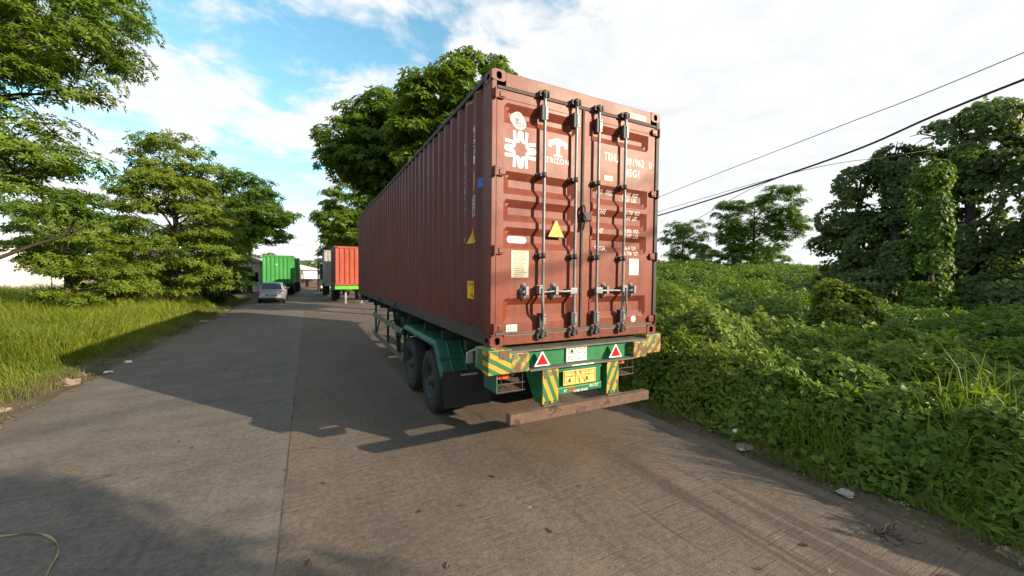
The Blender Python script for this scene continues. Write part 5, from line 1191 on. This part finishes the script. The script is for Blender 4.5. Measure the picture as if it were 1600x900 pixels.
# small trees on the bank
tree('bank_tree', 'small forked tree with two round crowns standing on the bank', (40, 20.8, 1.8), 9.5, 0.16, [(40, 22.8, 8.6, 2.4, 2.3, 1.9), (40, 22.6, 6.2, 2.6, 2.4, 1.6), (40, 18.2, 9.4, 2.2, 2.2, 1.8), (40, 18.0, 7.0, 1.9, 2.0, 1.5), (40, 20.8, 4.4, 2.6, 3.2, 1.5)], 200, 0.5, 0.95, 45, 0.30, FM['mid'], BD, k=5, flat=0.6)
tree('bank_tree', 'thin loose tree just right of the red container on the bank', (40, 29.5, 1.8), 7.5, 0.13, [(40, 28.2, 7.2, 1.8, 2.0, 1.8), (40, 30.8, 7.4, 1.8, 2.2, 1.5), (40, 28.6, 4.8, 2.2, 2.8, 1.4)], 120, 0.5, 0.9, 38, 0.28, FM['mid'], BD, k=5, flat=0.6)
tree('bank_tree', 'small bright sapling at the foot of the forked tree', (36, 22.8, 1.8), 3.0, 0.06, [(36, 22.8, 4.0, 1.0, 1.1, 1.0)], 30, 0.3, 0.5, 35, 0.2, FM['yellow'], BD, k=5)
far = [(78, 26, 5.5, 3.0), (92, 20, 5.0, 4.0), (60, 14.5, 4.4, 2.6), (70, 38, 6, 4), (-4.8, 97, 4.5, 3), (-1.2, 104, 5.5, 3.5), (4.0, 98, 5.0, 3), (-10, 96, 6.0, 4), (10, 92, 7, 4), (-20, 90, 6, 4)]
fl = ['pale far tree over the bank left of the vine group', 'hazy far tree top on the horizon right of the forked tree', 'bright low tree at the left foot of the vine group', 'far tree showing between the container and the forked tree',
      'rounded far tree left of the white shed roof', 'taller far tree right behind the white shed', 'far tree right of the road end', 'far tree behind the trees on the left verge', 'far tree right of the dark canopy', 'far tree behind the small yellow house']
for (x, y, h, r_), lb in zip(far, fl):
    gz_ = 1.8 if x > 30 else -0.05
    tree('far_tree', lb, (x, y, gz_), h, 0.15, [(x, y, gz_+h*0.62, r_, r_, h*0.38), (x+r_*.5, y-r_*.4, gz_+h*0.45, r_*.7, r_*.7, h*.3)], 60, 0.7, 1.3, 26, 0.5, FM['mid'], BD, k=5, group='far trees on the horizon')
# trees behind and beside the camera that throw the foreground shade
SH = [((4.2, -13.4), 6.4, [(4.6, -12.8, 5.1, 1.9, 1.9, 1.4), (3.2, -14.2, 4.6, 2.4, 2.0, 1.5), (5.1, -12.4, 3.2, 1.3, 1.3, 1.3), (0.5, -16.2, 4.4, 2.6, 2.4, 1.8)], 380, 'tree behind the camera shading the near left lane'),
      ((13.4, -9.3), 5.6, [(13.2, -9.5, 3.9, 1.7, 1.6, 1.4), (14.4, -8.5, 3.6, 1.5, 1.5, 1.2)], 40, 'low tree off to the right shading the nearest vines'),
      ((18.0, -6.6), 8.0, [(18.0, -6.8, 4.4, 2.2, 2.0, 1.8)], 30, 'second tree off to the right near the tall vine group')]
for (x, y), h, env, nc_, lb in SH:
    tree('shade_tree', lb, (x, y, -0.05), h, 0.2, env, nc_, 0.55, 1.0, 50, 0.30, FM['mid'], BD, k=6, group='trees outside the picture that cast the shade')
# ================================================================== vines and grass
BUMPS = [(9.2, 0.6, 1.5, -0.45), (12.5, 1.5, 1.8, -0.25), (6.3, 3.0, 1.3, 0.75), (8.0, 4.6, 1.4, 0.65), (10.2, 6.6, 1.8, 0.6), (5.1, 1.2, 0.9, 0.40), (4.6, 4.0, 1.1, 0.5), (7.4, -0.5, 1.3, 0.30), (13.5, 3.5, 1.8, 0.55), (11.5, -1.5, 1.6, 0.45), (16, 6, 2.5, .5), (15.5, -2.5, 2.0, .5)]
def vine_h(X, Y):
    e = X + (vnoise(Y*0.8+10, Y*0+2, 21, 3)-0.45)*0.9
    h = sstep(3.25, 4.2, e)*0.66 + sstep(3.4, 4.8, e)*(vnoise(X*0.7+30, Y*0.7+30, 22, 4)-0.3)*1.1 + sstep(3.6, 4.6, e)*(vnoise(X*2.0+30, Y*2.0+30, 23, 3)-0.42)*0.55
    for bx, by, r_, a in BUMPS: h = h + a*np.exp(-((X-bx)**2+(Y-by)**2)/(r_*r_))
    h = h + sstep(17, 34, X)*1.9 + sstep(14, 26, Y)*sstep(5, 9, X)*0.8
    return h
gx = np.concatenate([np.linspace(3.0, 12, 60), np.linspace(12.4, 60, 60)]); gy = np.concatenate([np.linspace(-14, 12, 110), np.linspace(12.6, 60, 50)])
m_, t_, b_ = newmat('dark_vine_litter')  # dark green underlay beneath the vine leaves
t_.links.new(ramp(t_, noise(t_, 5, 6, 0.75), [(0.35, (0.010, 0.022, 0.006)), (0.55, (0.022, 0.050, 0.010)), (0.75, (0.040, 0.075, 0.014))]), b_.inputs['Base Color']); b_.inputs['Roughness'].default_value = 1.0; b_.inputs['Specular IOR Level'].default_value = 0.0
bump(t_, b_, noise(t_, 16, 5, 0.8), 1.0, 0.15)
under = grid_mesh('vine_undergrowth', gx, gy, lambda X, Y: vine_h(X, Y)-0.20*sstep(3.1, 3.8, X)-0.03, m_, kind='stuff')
# leaves: density falls with distance from the place the photo was taken
def sample_field(n, r0, r1, a0, a1, p=1.0):
    r_ = np.exp(rng.uniform(math.log(r0), math.log(r1), n)) if p == 1.0 else r0+(r1-r0)*rng.uniform(0, 1, n)**p
    a = rng.uniform(a0, a1, n); return CAM.x+np.sin(a)*r_, CAM.y+np.cos(a)*r_, r_
X, Y, R_ = sample_field(480000, 4.2, 62, RAD(22), RAD(108))
k = (X + (vnoise(Y*0.8+10, Y*0+2, 21, 3)-0.45)*0.9 > 3.35) & (X > 3.15) & (Y > -9) & ~((X < 3.7) & (rng.uniform(size=len(X)) < 0.45)); X, Y, R_ = X[k], Y[k], R_[k]; n = len(X)
H = vine_h(X, Y); e_ = 0.05; gxn = (vine_h(X+e_, Y)-H)/e_; gyn = (vine_h(X, Y+e_)-H)/e_
tuft = vnoise(X*3.1, Y*3.1+60, 31, 3)
Z = H + rng.uniform(-0.24, 0.06, n) + (tuft-0.4)*0.75
Z = np.maximum(Z, 0.01)
Nn = unit(np.stack([-gxn*0.8, -gyn*0.8, np.ones(n)], 1) + rng.normal(0, .42, (n, 3)) + np.array([-0.15, -0.25, 0]))
A = unit(np.cross(Nn, rng.normal(size=(n, 3))))
ln = (0.046+0.0036*np.minimum(R_, 45))*rng.uniform(0.5, 1.6, n)
sun_tint = np.exp(-((X-6.2)**2+(Y-2.8)**2)/9)  # sunlight on the mound, put into the leaf colour as a lighter tint
v = 0.10+0.5*rng.uniform(0, 1, n) + 0.25*(vnoise(X*.5+3, Y*.5+8, 41, 3)-0.3) + sun_tint*0.30
C_ = np.stack([X, Y, Z], 1); pt = vnoise(X*0.9+11, Y*0.9+4, 91, 3); nar = (pt > 0.50) & (rng.uniform(size=n) < .75); ln = np.where(nar, ln*1.45, ln); A[nar] = unit(A[nar]+np.array([-.1, 0, .55])); v = np.where(nar, v+.12, v)
near = ~nar & (R_ < 16) & (rng.uniform(size=n) < .6); parts = [[C_[~near], A[~near], Nn[~near], ln[~near], np.where(nar, ln*0.30, ln*0.8)[~near], v[~near]]]
for an in (-0.95, 0.0, 0.95):     # lobed leaves: three pointed lobes from one stalk
    S_ = np.cross(Nn, A); A2 = A*math.cos(an)+S_*math.sin(an); kk = 1.0 if an == 0 else 0.78
    parts.append([C_[near], A2[near], Nn[near], ln[near]*kk*0.95, ln[near]*kk*0.62, v[near]])
parts = [np.concatenate(q) for q in zip(*parts)]
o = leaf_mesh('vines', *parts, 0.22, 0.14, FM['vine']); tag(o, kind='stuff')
# loose vine stems arching over the carpet
mb = MB()
for i in range(230):
    a = rnd.uniform(RAD(26), RAD(84)); q = 5.2+rnd.random()**1.6*13; x, y = CAM.x+math.sin(a)*q, CAM.y+math.cos(a)*q
    if x < 3.7: continue
    th = rnd.uniform(0, 6.28); L0 = rnd.uniform(.3, .9); pts = []
    for k_ in range(6):
        t = k_/5; px_, py_ = x+math.cos(th)*L0*t+rnd.uniform(-.04, .04), y+math.sin(th)*L0*t+rnd.uniform(-.04, .04); pts.append((px_, py_, float(vine_h(np.array([px_]), np.array([py_]))[0])-0.04+math.sin(t*math.pi)*rnd.uniform(.04, .2)))
    mb.tube(pts, [.006, .006, .005, .005, .004, .002], 4)
tag(mb.build('vine_stems', paint('dry_vine_stem', (0.16, 0.14, 0.07), 0.8, 0.4, 5)), kind='stuff')
# bushes standing out of the vine carpet
def bush(label, x, y, z0_, h, r_, n, mat, ln=0.10):
    root = thing('bush', label, 'bush', (x, y, z0_), 'bushes standing out of the vines')
    d = unit(rng.normal(size=(n, 3))); d[:, 2] = np.abs(d[:, 2])*0.95-0.1; d = unit(d)
    rr = rng.uniform(0.72, 1.02, n); P = d*np.array([r_, r_, h])*rr[:, None]
    lump = (vnoise(P[:, 0]*2.3+P[:, 2]*1.9+70+x, P[:, 1]*2.3+60+P[:, 2], 51, 3)-0.45)*0.9; P *= (1+lump)[:, None]; P[:, 2] = np.maximum(P[:, 2], -0.1)
    O = unit(d+rng.normal(0, .35, (n, 3))+np.array([0, 0, .5])); A = unit(np.cross(O, rng.normal(size=(n, 3)))-np.array([0, 0, .4])); L_ = ln*rng.uniform(.6, 1.4, n)
    leaf_mesh('foliage', P, A, O, L_, L_*.6, rng.uniform(0.1, .7, n)+0.30*(P[:, 2] > h*.55), .2, .2, mat, root)  # upper leaves coloured paler: a sunlit top put into the leaf colour
    tb = MB()
    for i in range(14):
        a = rnd.uniform(0, 6.28); q = rnd.uniform(.4, .9); tb.tube([(x, y, z0_-0.1), (x+math.cos(a)*r_*q*.4, y+math.sin(a)*r_*q*.4, z0_+h*.5), (x+math.cos(a)*r_*q, y+math.sin(a)*r_*q, z0_+h*rnd.uniform(.6, .95))], [.02, .014, .006], 5)
    tb.build('stems', MT['barkdk'], root)
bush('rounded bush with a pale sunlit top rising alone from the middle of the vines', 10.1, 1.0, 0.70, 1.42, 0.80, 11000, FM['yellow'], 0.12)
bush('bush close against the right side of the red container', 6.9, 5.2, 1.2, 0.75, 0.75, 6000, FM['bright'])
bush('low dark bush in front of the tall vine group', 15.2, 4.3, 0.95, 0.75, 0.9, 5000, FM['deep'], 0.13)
# blades
def blades(name, P, h, lean, w_, v, mat, kind='stuff'):
    n = len(P); W = unit(np.stack([-lean[:, 1], lean[:, 0], np.zeros(n)], 1)+rng.normal(0, .5, (n, 3))*np.array([1, 1, 0]))*w_[:, None]*0.5
    up_ = np.array([0, 0, 1.0]); h = h[:, None]
    m1 = P+up_*h*0.42+lean*h*0.12; m2 = P+up_*h*0.76+lean*h*0.42; tp = P+up_*h*(0.92)+lean*h*0.95
    V = np.stack([P-W, P+W, m1+W*.85, m1-W*.85, m2+W*.55, m2-W*.55, tp], 1).reshape(-1, 3).astype(np.float32)
    me = bpy.data.meshes.new(name); me.vertices.add(7*n); me.vertices.foreach_set('co', V.ravel()); b = np.arange(n, dtype=np.int32)*7
    T = np.stack([b, b+1, b+2, b, b+2, b+3, b+3, b+2, b+4, b+3, b+4, b+5, b+5, b+4, b+6], 1).reshape(-1)
    me.loops.add(15*n); me.loops.foreach_set('vertex_index', T); me.polygons.add(5*n); me.polygons.foreach_set('loop_start', np.arange(5*n, dtype=np.int32)*3); me.polygons.foreach_set('loop_total', np.full(5*n, 3, np.int32))
    me.update(calc_edges=True); at = me.attributes.new('v', 'FLOAT', 'FACE'); at.data.foreach_set('value', np.repeat(v, 5).astype(np.float32))
    return tag(finish(me, name, mat), kind=kind)
def lean_dir(n, bias, s): return (rng.normal(0, s, (n, 3))+np.array(bias))*np.array([1, 1, 0])
# long grass on the left verge
X, Y, R_ = sample_field(380000, 5.0, 60, RAD(-62), RAD(-4))
edge = -5.75 - (vnoise(Y*0.9+5, Y*0+1, 61, 3))*0.75
k = (X < edge) & (Y < 34); X, Y, R_, edge = X[k], Y[k], R_[k], edge[k]; n = len(X)
dist = edge-X; pat = vnoise(X*1.1+20, Y*1.1+20, 62, 4); hh = (0.14+1.12*sstep(0.0, 1.5, dist))*(0.45+1.05*pat)*rng.uniform(0.6, 1.2, n)
hh *= (0.75+0.25*sstep(2, 8, dist)); 
wv = vnoise(X*.45+7, Y*.45+9, 63, 3)*6.28*1.6
ld = np.stack([np.cos(wv)*.35-0.10, np.sin(wv)*.35+.1, wv*0], 1)+lean_dir(n, (0, 0, 0), .28)
blades('long_grass', np.stack([X, Y, X*0-0.04], 1), hh, ld, 0.007+0.0007*R_, 0.12+0.45*rng.uniform(0, 1, n)+0.35*(pat-.3), FM['grass'])
# short, partly dry grass along both road edges and sprouting tall blades among the vines
m1_ = 42000; y = rng.uniform(-8, 34, m1_)**1.0; side = rng.uniform(size=m1_) < .55
edge = -5.70 - vnoise(y*1.3+9, y*0+1, 64, 3)*0.3
x = np.where(side, edge-np.abs(rng.normal(0, .45, m1_)), 3.10+np.abs(rng.normal(0, .40, m1_)))
cl_ = vnoise(x*2.2+50, y*2.2+50, 65, 3); k = (cl_ > 0.40) & ((x < 0) | (y < 12)); x, y, cl_ = x[k], y[k], cl_[k]; n = len(x)
blades('verge_grass', np.stack([x, y, x*0-0.01], 1), rng.uniform(.07, .26, n)*(0.5+cl_), lean_dir(n, (-.1, 0, 0), .45), np.full(n, .007), rng.uniform(.1, .8, n), FM['dry'])
TU = [(5.6, 2.6, 500, 1.0, .45), (6.6, 3.6, 400, .9, .5), (4.3, -3.0, 60, .8, .9), (4.3, -3.2, 110, .4, .8), (4.2, -2.3, 60, .5, .7), (3.6, -1.1, 320, .35, .32), (3.5, -1.6, 200, .3, .26), (5.2, -2.4, 30, .9, .5), (4.25, 2.1, 200, .7, .4), (3.6, -2.6, 150, .3, .25), (8, 1.5, 60, 2.0, .35)]
Ps, hs2, vs2 = [], [], []
for x, y, c, r_, h in TU:
    px_, py_ = rng.normal(x, r_*.45, c), rng.normal(y, r_*.45, c); Ps.append(np.stack([px_, py_, vine_h(px_, py_)-0.12], 1)); hs2.append(h*rng.uniform(.5, 1.2, c)); vs2.append(rng.uniform(.35, 1.0, c))
P = np.concatenate(Ps); n = len(P)
blades('tall_grass_tufts', P, np.concatenate(hs2), lean_dir(n, (-.15, -.1, 0), .5), np.full(n, .009), np.concatenate(vs2), FM['bright'])

# drifted leaf litter and crumbs along the slab edges
n = 9000; y = rng.uniform(-7, 30, n); s_ = rng.uniform(size=n) < .5
x = np.where(s_, -5.45-np.abs(rng.normal(0, .35, n)), 2.95+np.abs(rng.normal(0, .30, n))); cl_ = vnoise(x*1.7+9, y*1.7+70, 92, 3); k = (cl_ > .38) | (rng.uniform(size=n) < .15); x, y = x[k], y[k]; n = len(x)
Nn = unit(rng.normal(0, .35, (n, 3))+np.array([0, 0, 1])); A = unit(np.cross(Nn, rng.normal(size=(n, 3)))); L_ = rng.uniform(.012, .05, n)
tag(leaf_mesh('leaf_litter', np.stack([x, y, np.where(np.abs(x+1.3) < 4.3, .008, .03)+rng.uniform(0, .012, n)], 1), A, Nn, L_, L_*.5, rng.uniform(0, 1, n), .3, .2, foliage('brown_leaf_litter', [(0.05, 0.032, 0.018), (0.11, 0.075, 0.04), (0.19, 0.14, 0.08), (0.30, 0.25, 0.17)], trans=0.1)), kind='stuff')
# ================================================================== overhead cables and poles
def catenary(pts, n=14):
    out = []; P = [Vector(p) for p in pts]; P = [P[0]*2-P[1]] + P + [P[-1]*2-P[-2]]
    for i in range(1, len(P)-2):
        for k in range(n):
            t = k/n; a, b, c, d = P[i-1:i+3]
            out.append(0.5*((2*b)+(c-a)*t+(2*a-5*b+4*c-d)*t*t+(3*b-a-3*c+d)*t**3))
    out.append(P[-2]); return out
def cable(label, pts, r_, name='overhead_cable'):
    tag(MB().tube(catenary(pts), r_, 6).build(name, MT['plastic']), label, 'cable', 'overhead cables')
def pole(label, x, y, h, gz_=-0.05):
    p = thing('utility_pole', label, 'pole', (x, y, gz_), 'utility poles carrying the cables')
    MB().cyl((x, y, gz_), (x, y, h), 0.15, 0.10, 14).build('shaft', MT['conc'], p); MB().bbox(x-.7, x+.7, y-.05, y+.05, h-.35, h-.25, .01).build('cross_arm', MT['rail'], p)
    for q in (-.6, 0, .6): MB().lathe((x+q, y, h-.25), (0, 0, 1), [(0, .03), (.03, .05), (.06, .03), (.09, .045), (.12, 0)], 10).build('insulator', MT['labelw'], p)
def rp(u_, v_, t_): # a point t metres along the view direction of a measured sight line
    d = fwd + (u_-800)/F_PX*r2 - (v_-450)/F_PX*u2; return CAM + d*t_
pole('utility pole hidden behind the red container that holds the cables', 13.3, 15.0, 5.0, 0.6); pole('utility pole behind the camera', 11.2, -22, 11.6)
q0 = Vector((13.3, 15.0, 4.75))
cable('thickest black cable sloping down towards the container roof side', [(11.3, -22, 11.3), (11.5, -15.1, 9.04), (11.5, -12, 8.27), (12.0, -1.3, 6.50), rp(1300, 248, 11.6), (12.75, 9.2, 5.0), q0], 0.028)
cable('thin upper cable highest in the white sky', [(11.9, -22, 11.5), (11.9, -12, 9.1), rp(1600, 82, 8.6), rp(1300, 202, 12.1), rp(1030, 308, 18), q0+Vector((.5, 0, .35))], 0.011)
cable('thin lower cable crossing in front of the vine covered trees', [(24, -12, 8.2), rp(1600, 207, 14), rp(1400, 243, 14.5), rp(1225, 274, 15.5), q0+Vector((0.1, 0, 0.05))], 0.010)
cable('thin sagging cable dropping left below the thickest cable', [rp(1225, 274, 15.5), rp(1160, 302, 16), rp(1085, 345, 17), rp(1000, 392, 18.5)], 0.011)
cable('faint cable crossing high over the road end', [(-16, 50, 6.8), (-8, 50, 6.3), rp(456, 379, 48), rp(508, 394, 48.5), (8, 51, 5.2), (13, 50, 5.6)], 0.016)

# ================================================================== small things on the ground
def crumple(name, label, cat, x, y, z, r_, mat, group=None, flat=0.5, seed=0):
    bm = bmesh.new(); bmesh.ops.create_icosphere(bm, subdivisions=2, radius=r_); rr = random.Random(seed)
    for v in bm.verts: v.co *= rr.uniform(0.6, 1.25); v.co.z *= flat
    mb = MB(); bm.verts.index_update(); mb.add([(x+v.co.x, y+v.co.y, max(z-0.005, z+r_*flat*.6+v.co.z)) for v in bm.verts], [[v.index for v in f.verts] for f in bm.faces]); bm.free()
    return tag(mb.build(name, mat), label, cat, group)
cup = thing('paper_cup', 'small white paper cup lying on the soil right of the bumper beam', 'cup', (3.42, -0.55, 0))
MB().lathe((3.42, -0.55, 0.04), (0.3, 0.5, 0.55), [(0, 0), (0, .028), (.085, .038), (.088, .036), (.004, .026)], 18).build('cup_body', MT['labelw'], cup)
MB().lathe((3.42, -0.55, 0.04), (0.3, 0.5, 0.55), [(.084, .0375), (.088, .042), (.092, .0375)], 18).build('cup_rim', MT['labelw'], cup)
crumple('plastic_bag', 'flattened pale plastic bag at the right road edge', 'litter', 3.12, -1.85, 0.0, 0.085, MT['grey'], None, 0.2, 1)
crumple('plastic_bag', 'grey plastic scrap beside the white cup', 'litter', 3.40, -0.95, -0.0, 0.07, MT['zinc'], None, 0.4, 2)
crumple('plastic_scrap', 'blue grey plastic scrap at the road edge below the cup', 'litter', 3.16, -0.78, 0.0, 0.05, MT['zinc'], None, 0.3, 3)
crumple('plastic_scrap', 'white plastic scrap where the trailer shadow meets the left verge', 'litter', -5.50, 7.6, 0.0, 0.07, MT['labelw'], None, 0.5, 4)
crumple('plastic_scrap', 'second white plastic scrap further up the left road edge', 'litter', -5.52, 8.7, 0.0, 0.07, MT['labelw'], None, 0.5, 5)
# tangle of dead roots on the slab edge
mb = MB(); rr = random.Random(5)
for i in range(9):
    p = Vector((2.62+rr.uniform(-.08, .08), -2.35+rr.uniform(-.06, .06), 0.01)); pts = [p]
    for k_ in range(6): p = p+Vector((rr.uniform(-.06, .07), rr.uniform(-.06, .05), rr.uniform(-.02, .03))); p.z = max(.006, min(.09, p.z)); pts.append(p)
    mb.tube(pts, 0.004, 5)
tag(mb.build('dead_root_tangle', MT['rail']), 'tangle of dry roots lying on the right edge of the slab', 'root')
# broken slab pieces and stones along the verges
places = [(-5.85, 6.9, .20), (-5.95, 7.6, .16), (-6.0, 5.3, .15), (-5.78, 4.6, .12), (-5.7, 3.9, .09), (-5.9, 12.0, .10), (-5.8, 17.5, .18), (-5.6, 20.2, .20), (-5.9, 23.5, .15), (3.30, -0.75, .14), (3.55, -1.05, .10), (3.28, -2.9, .11), (3.2, -3.4, .08), (3.45, -2.2, .07), (1.75, -2.3, .022), (0.15, -0.6, .02)]
words = ['largest broken slab piece on the left verge', 'flat stone behind the largest slab piece on the left', 'stone low on the left verge in the sun', 'small stone at the left road edge', 'smallest stone at the near left road edge', 'stone further up the left verge',
         'pale rubble lump up the left verge', 'rubble lump near the silver car', 'rubble at the verge left of the silver car', 'grey lump beside the cup on the right', 'stone just behind the cup on the right', 'stone at the near right road edge', 'small stone at the lower right', 'pebble in the dry grass on the right', 'pale pebble on the near road', 'pebble on the road before the bumper beam']
stm = paint('rubble_concrete', (0.24, 0.19, 0.14), 0.95, 0.3, 9, bmp=0.5)
for i, ((x, y, r_), lb) in enumerate(zip(places, words)): crumple('stone', lb, 'stone', x, y, -0.01 if abs(x) < 3.05 else -0.05, r_, stm, 'stones along the road edges', 0.45, 20+i)
# dry leaves and twigs scattered on the slab
lm = paint('dry_leaf_brown', (0.10, 0.055, 0.025), 0.8, 0.3, 30)
rr = random.Random(9)
spots = [(446, 735), (505, 756), (490, 700), (655, 800), (480, 880), (700, 885), (722, 790), (300, 700), (110, 735), (280, 690), (770, 745), (1255, 853), (1185, 890), (905, 760), (560, 780), (180, 645), (860, 830), (615, 715)]
LL = ['dry leaf on the slab joint just below the trailer shadow', 'dry leaf right of the joint, second below the shadow', 'dry leaf close under the edge of the container shadow', 'dry leaf alone in the middle of the right lane', 'dry leaf at the bottom of the picture just right of the joint', 'dry leaf at the very bottom middle of the road',
      'dry leaf in the middle right lane, next nearer than the bumper shadow tip', 'dry leaf in the sunlit middle of the left lane', 'dry leaf furthest left, by the strap side shade', 'dry leaf in the left lane close below the big shadow', 'dry leaf below the left end of the bumper beam', 'dry twig like leaf at lower right near the root tangle',
      'dry leaf at the bottom right of the road', 'dry leaf below the right half of the bumper beam', 'dry leaf right of the joint in the lower road', 'dry leaf near the left road edge in the sun', 'dry leaf lower right of the road middle', 'dry leaf beside the tip of the bumper shadow']
for i, (u_, v_) in enumerate(spots):
    d = rp(u_, v_, 1)-CAM; p = CAM+d*(-CAM.z/d.z); a = rr.uniform(0, 6.28); l = rr.uniform(.035, .06); w_ = l*rr.uniform(.25, .4); c, s = math.cos(a), math.sin(a)
    vs = []
    for q, e, z in ((-l, 0, .004), (-l*.3, w_, .016), (l*.5, w_*.7, .014), (l, 0, .010), (l*.5, -w_*.7, .006), (-l*.3, -w_, .008), (0, 0, .002)): vs.append((p.x+q*c-e*s, p.y+q*s+e*c, z))
    mb = MB().add(vs, [(0, 1, 6), (1, 2, 6), (2, 3, 6), (3, 4, 6), (4, 5, 6), (5, 0, 6)])
    tag(mb.build('dry_leaf', lm), LL[i], 'leaf', 'dry leaves on the road')
# strap on the road, bottom left
path = [(-5.6, 1.75), (-4.9, 1.22), (-4.3, 1.04), (-3.93, 1.0), (-3.74, 0.94), (-3.60, 0.84), (-3.47, 0.66), (-3.40, 0.48), (-3.37, 0.30), (-3.30, 0.05), (-3.15, -0.25), (-3.05, -0.6)]
cp_ = catenary([(x, y, 0) for x, y in path], 5); vs = []
for i, p in enumerate(cp_):
    a = cp_[max(0, i-1)]; b = cp_[min(len(cp_)-1, i+1)]; d = (b-a).normalized(); nrm = Vector((-d.y, d.x, 0)); tw = 0.5+0.5*math.sin(i*0.55); w_ = 0.0035+0.003*tw
    vs += [p+nrm*w_+Vector((0, 0, .006+.010*tw)), p-nrm*w_+Vector((0, 0, .006+.010*(1-tw)))]
mb = MB().add(vs, [(2*i, 2*i+1, 2*i+3, 2*i+2) for i in range(len(cp_)-1)]); n = len(vs)
mb.add([(v[0], v[1], v[2]-.003) for v in vs], [(2*i, 2*i+1, 2*i+3, 2*i+2) for i in range(len(cp_)-1)])
tag(mb.build('yellow_strap', paint('yellow_green_strap', (0.26, 0.27, 0.10), 0.6, 0.3, 30)), 'thin yellow green strap curling over the road at the bottom left', 'strap')
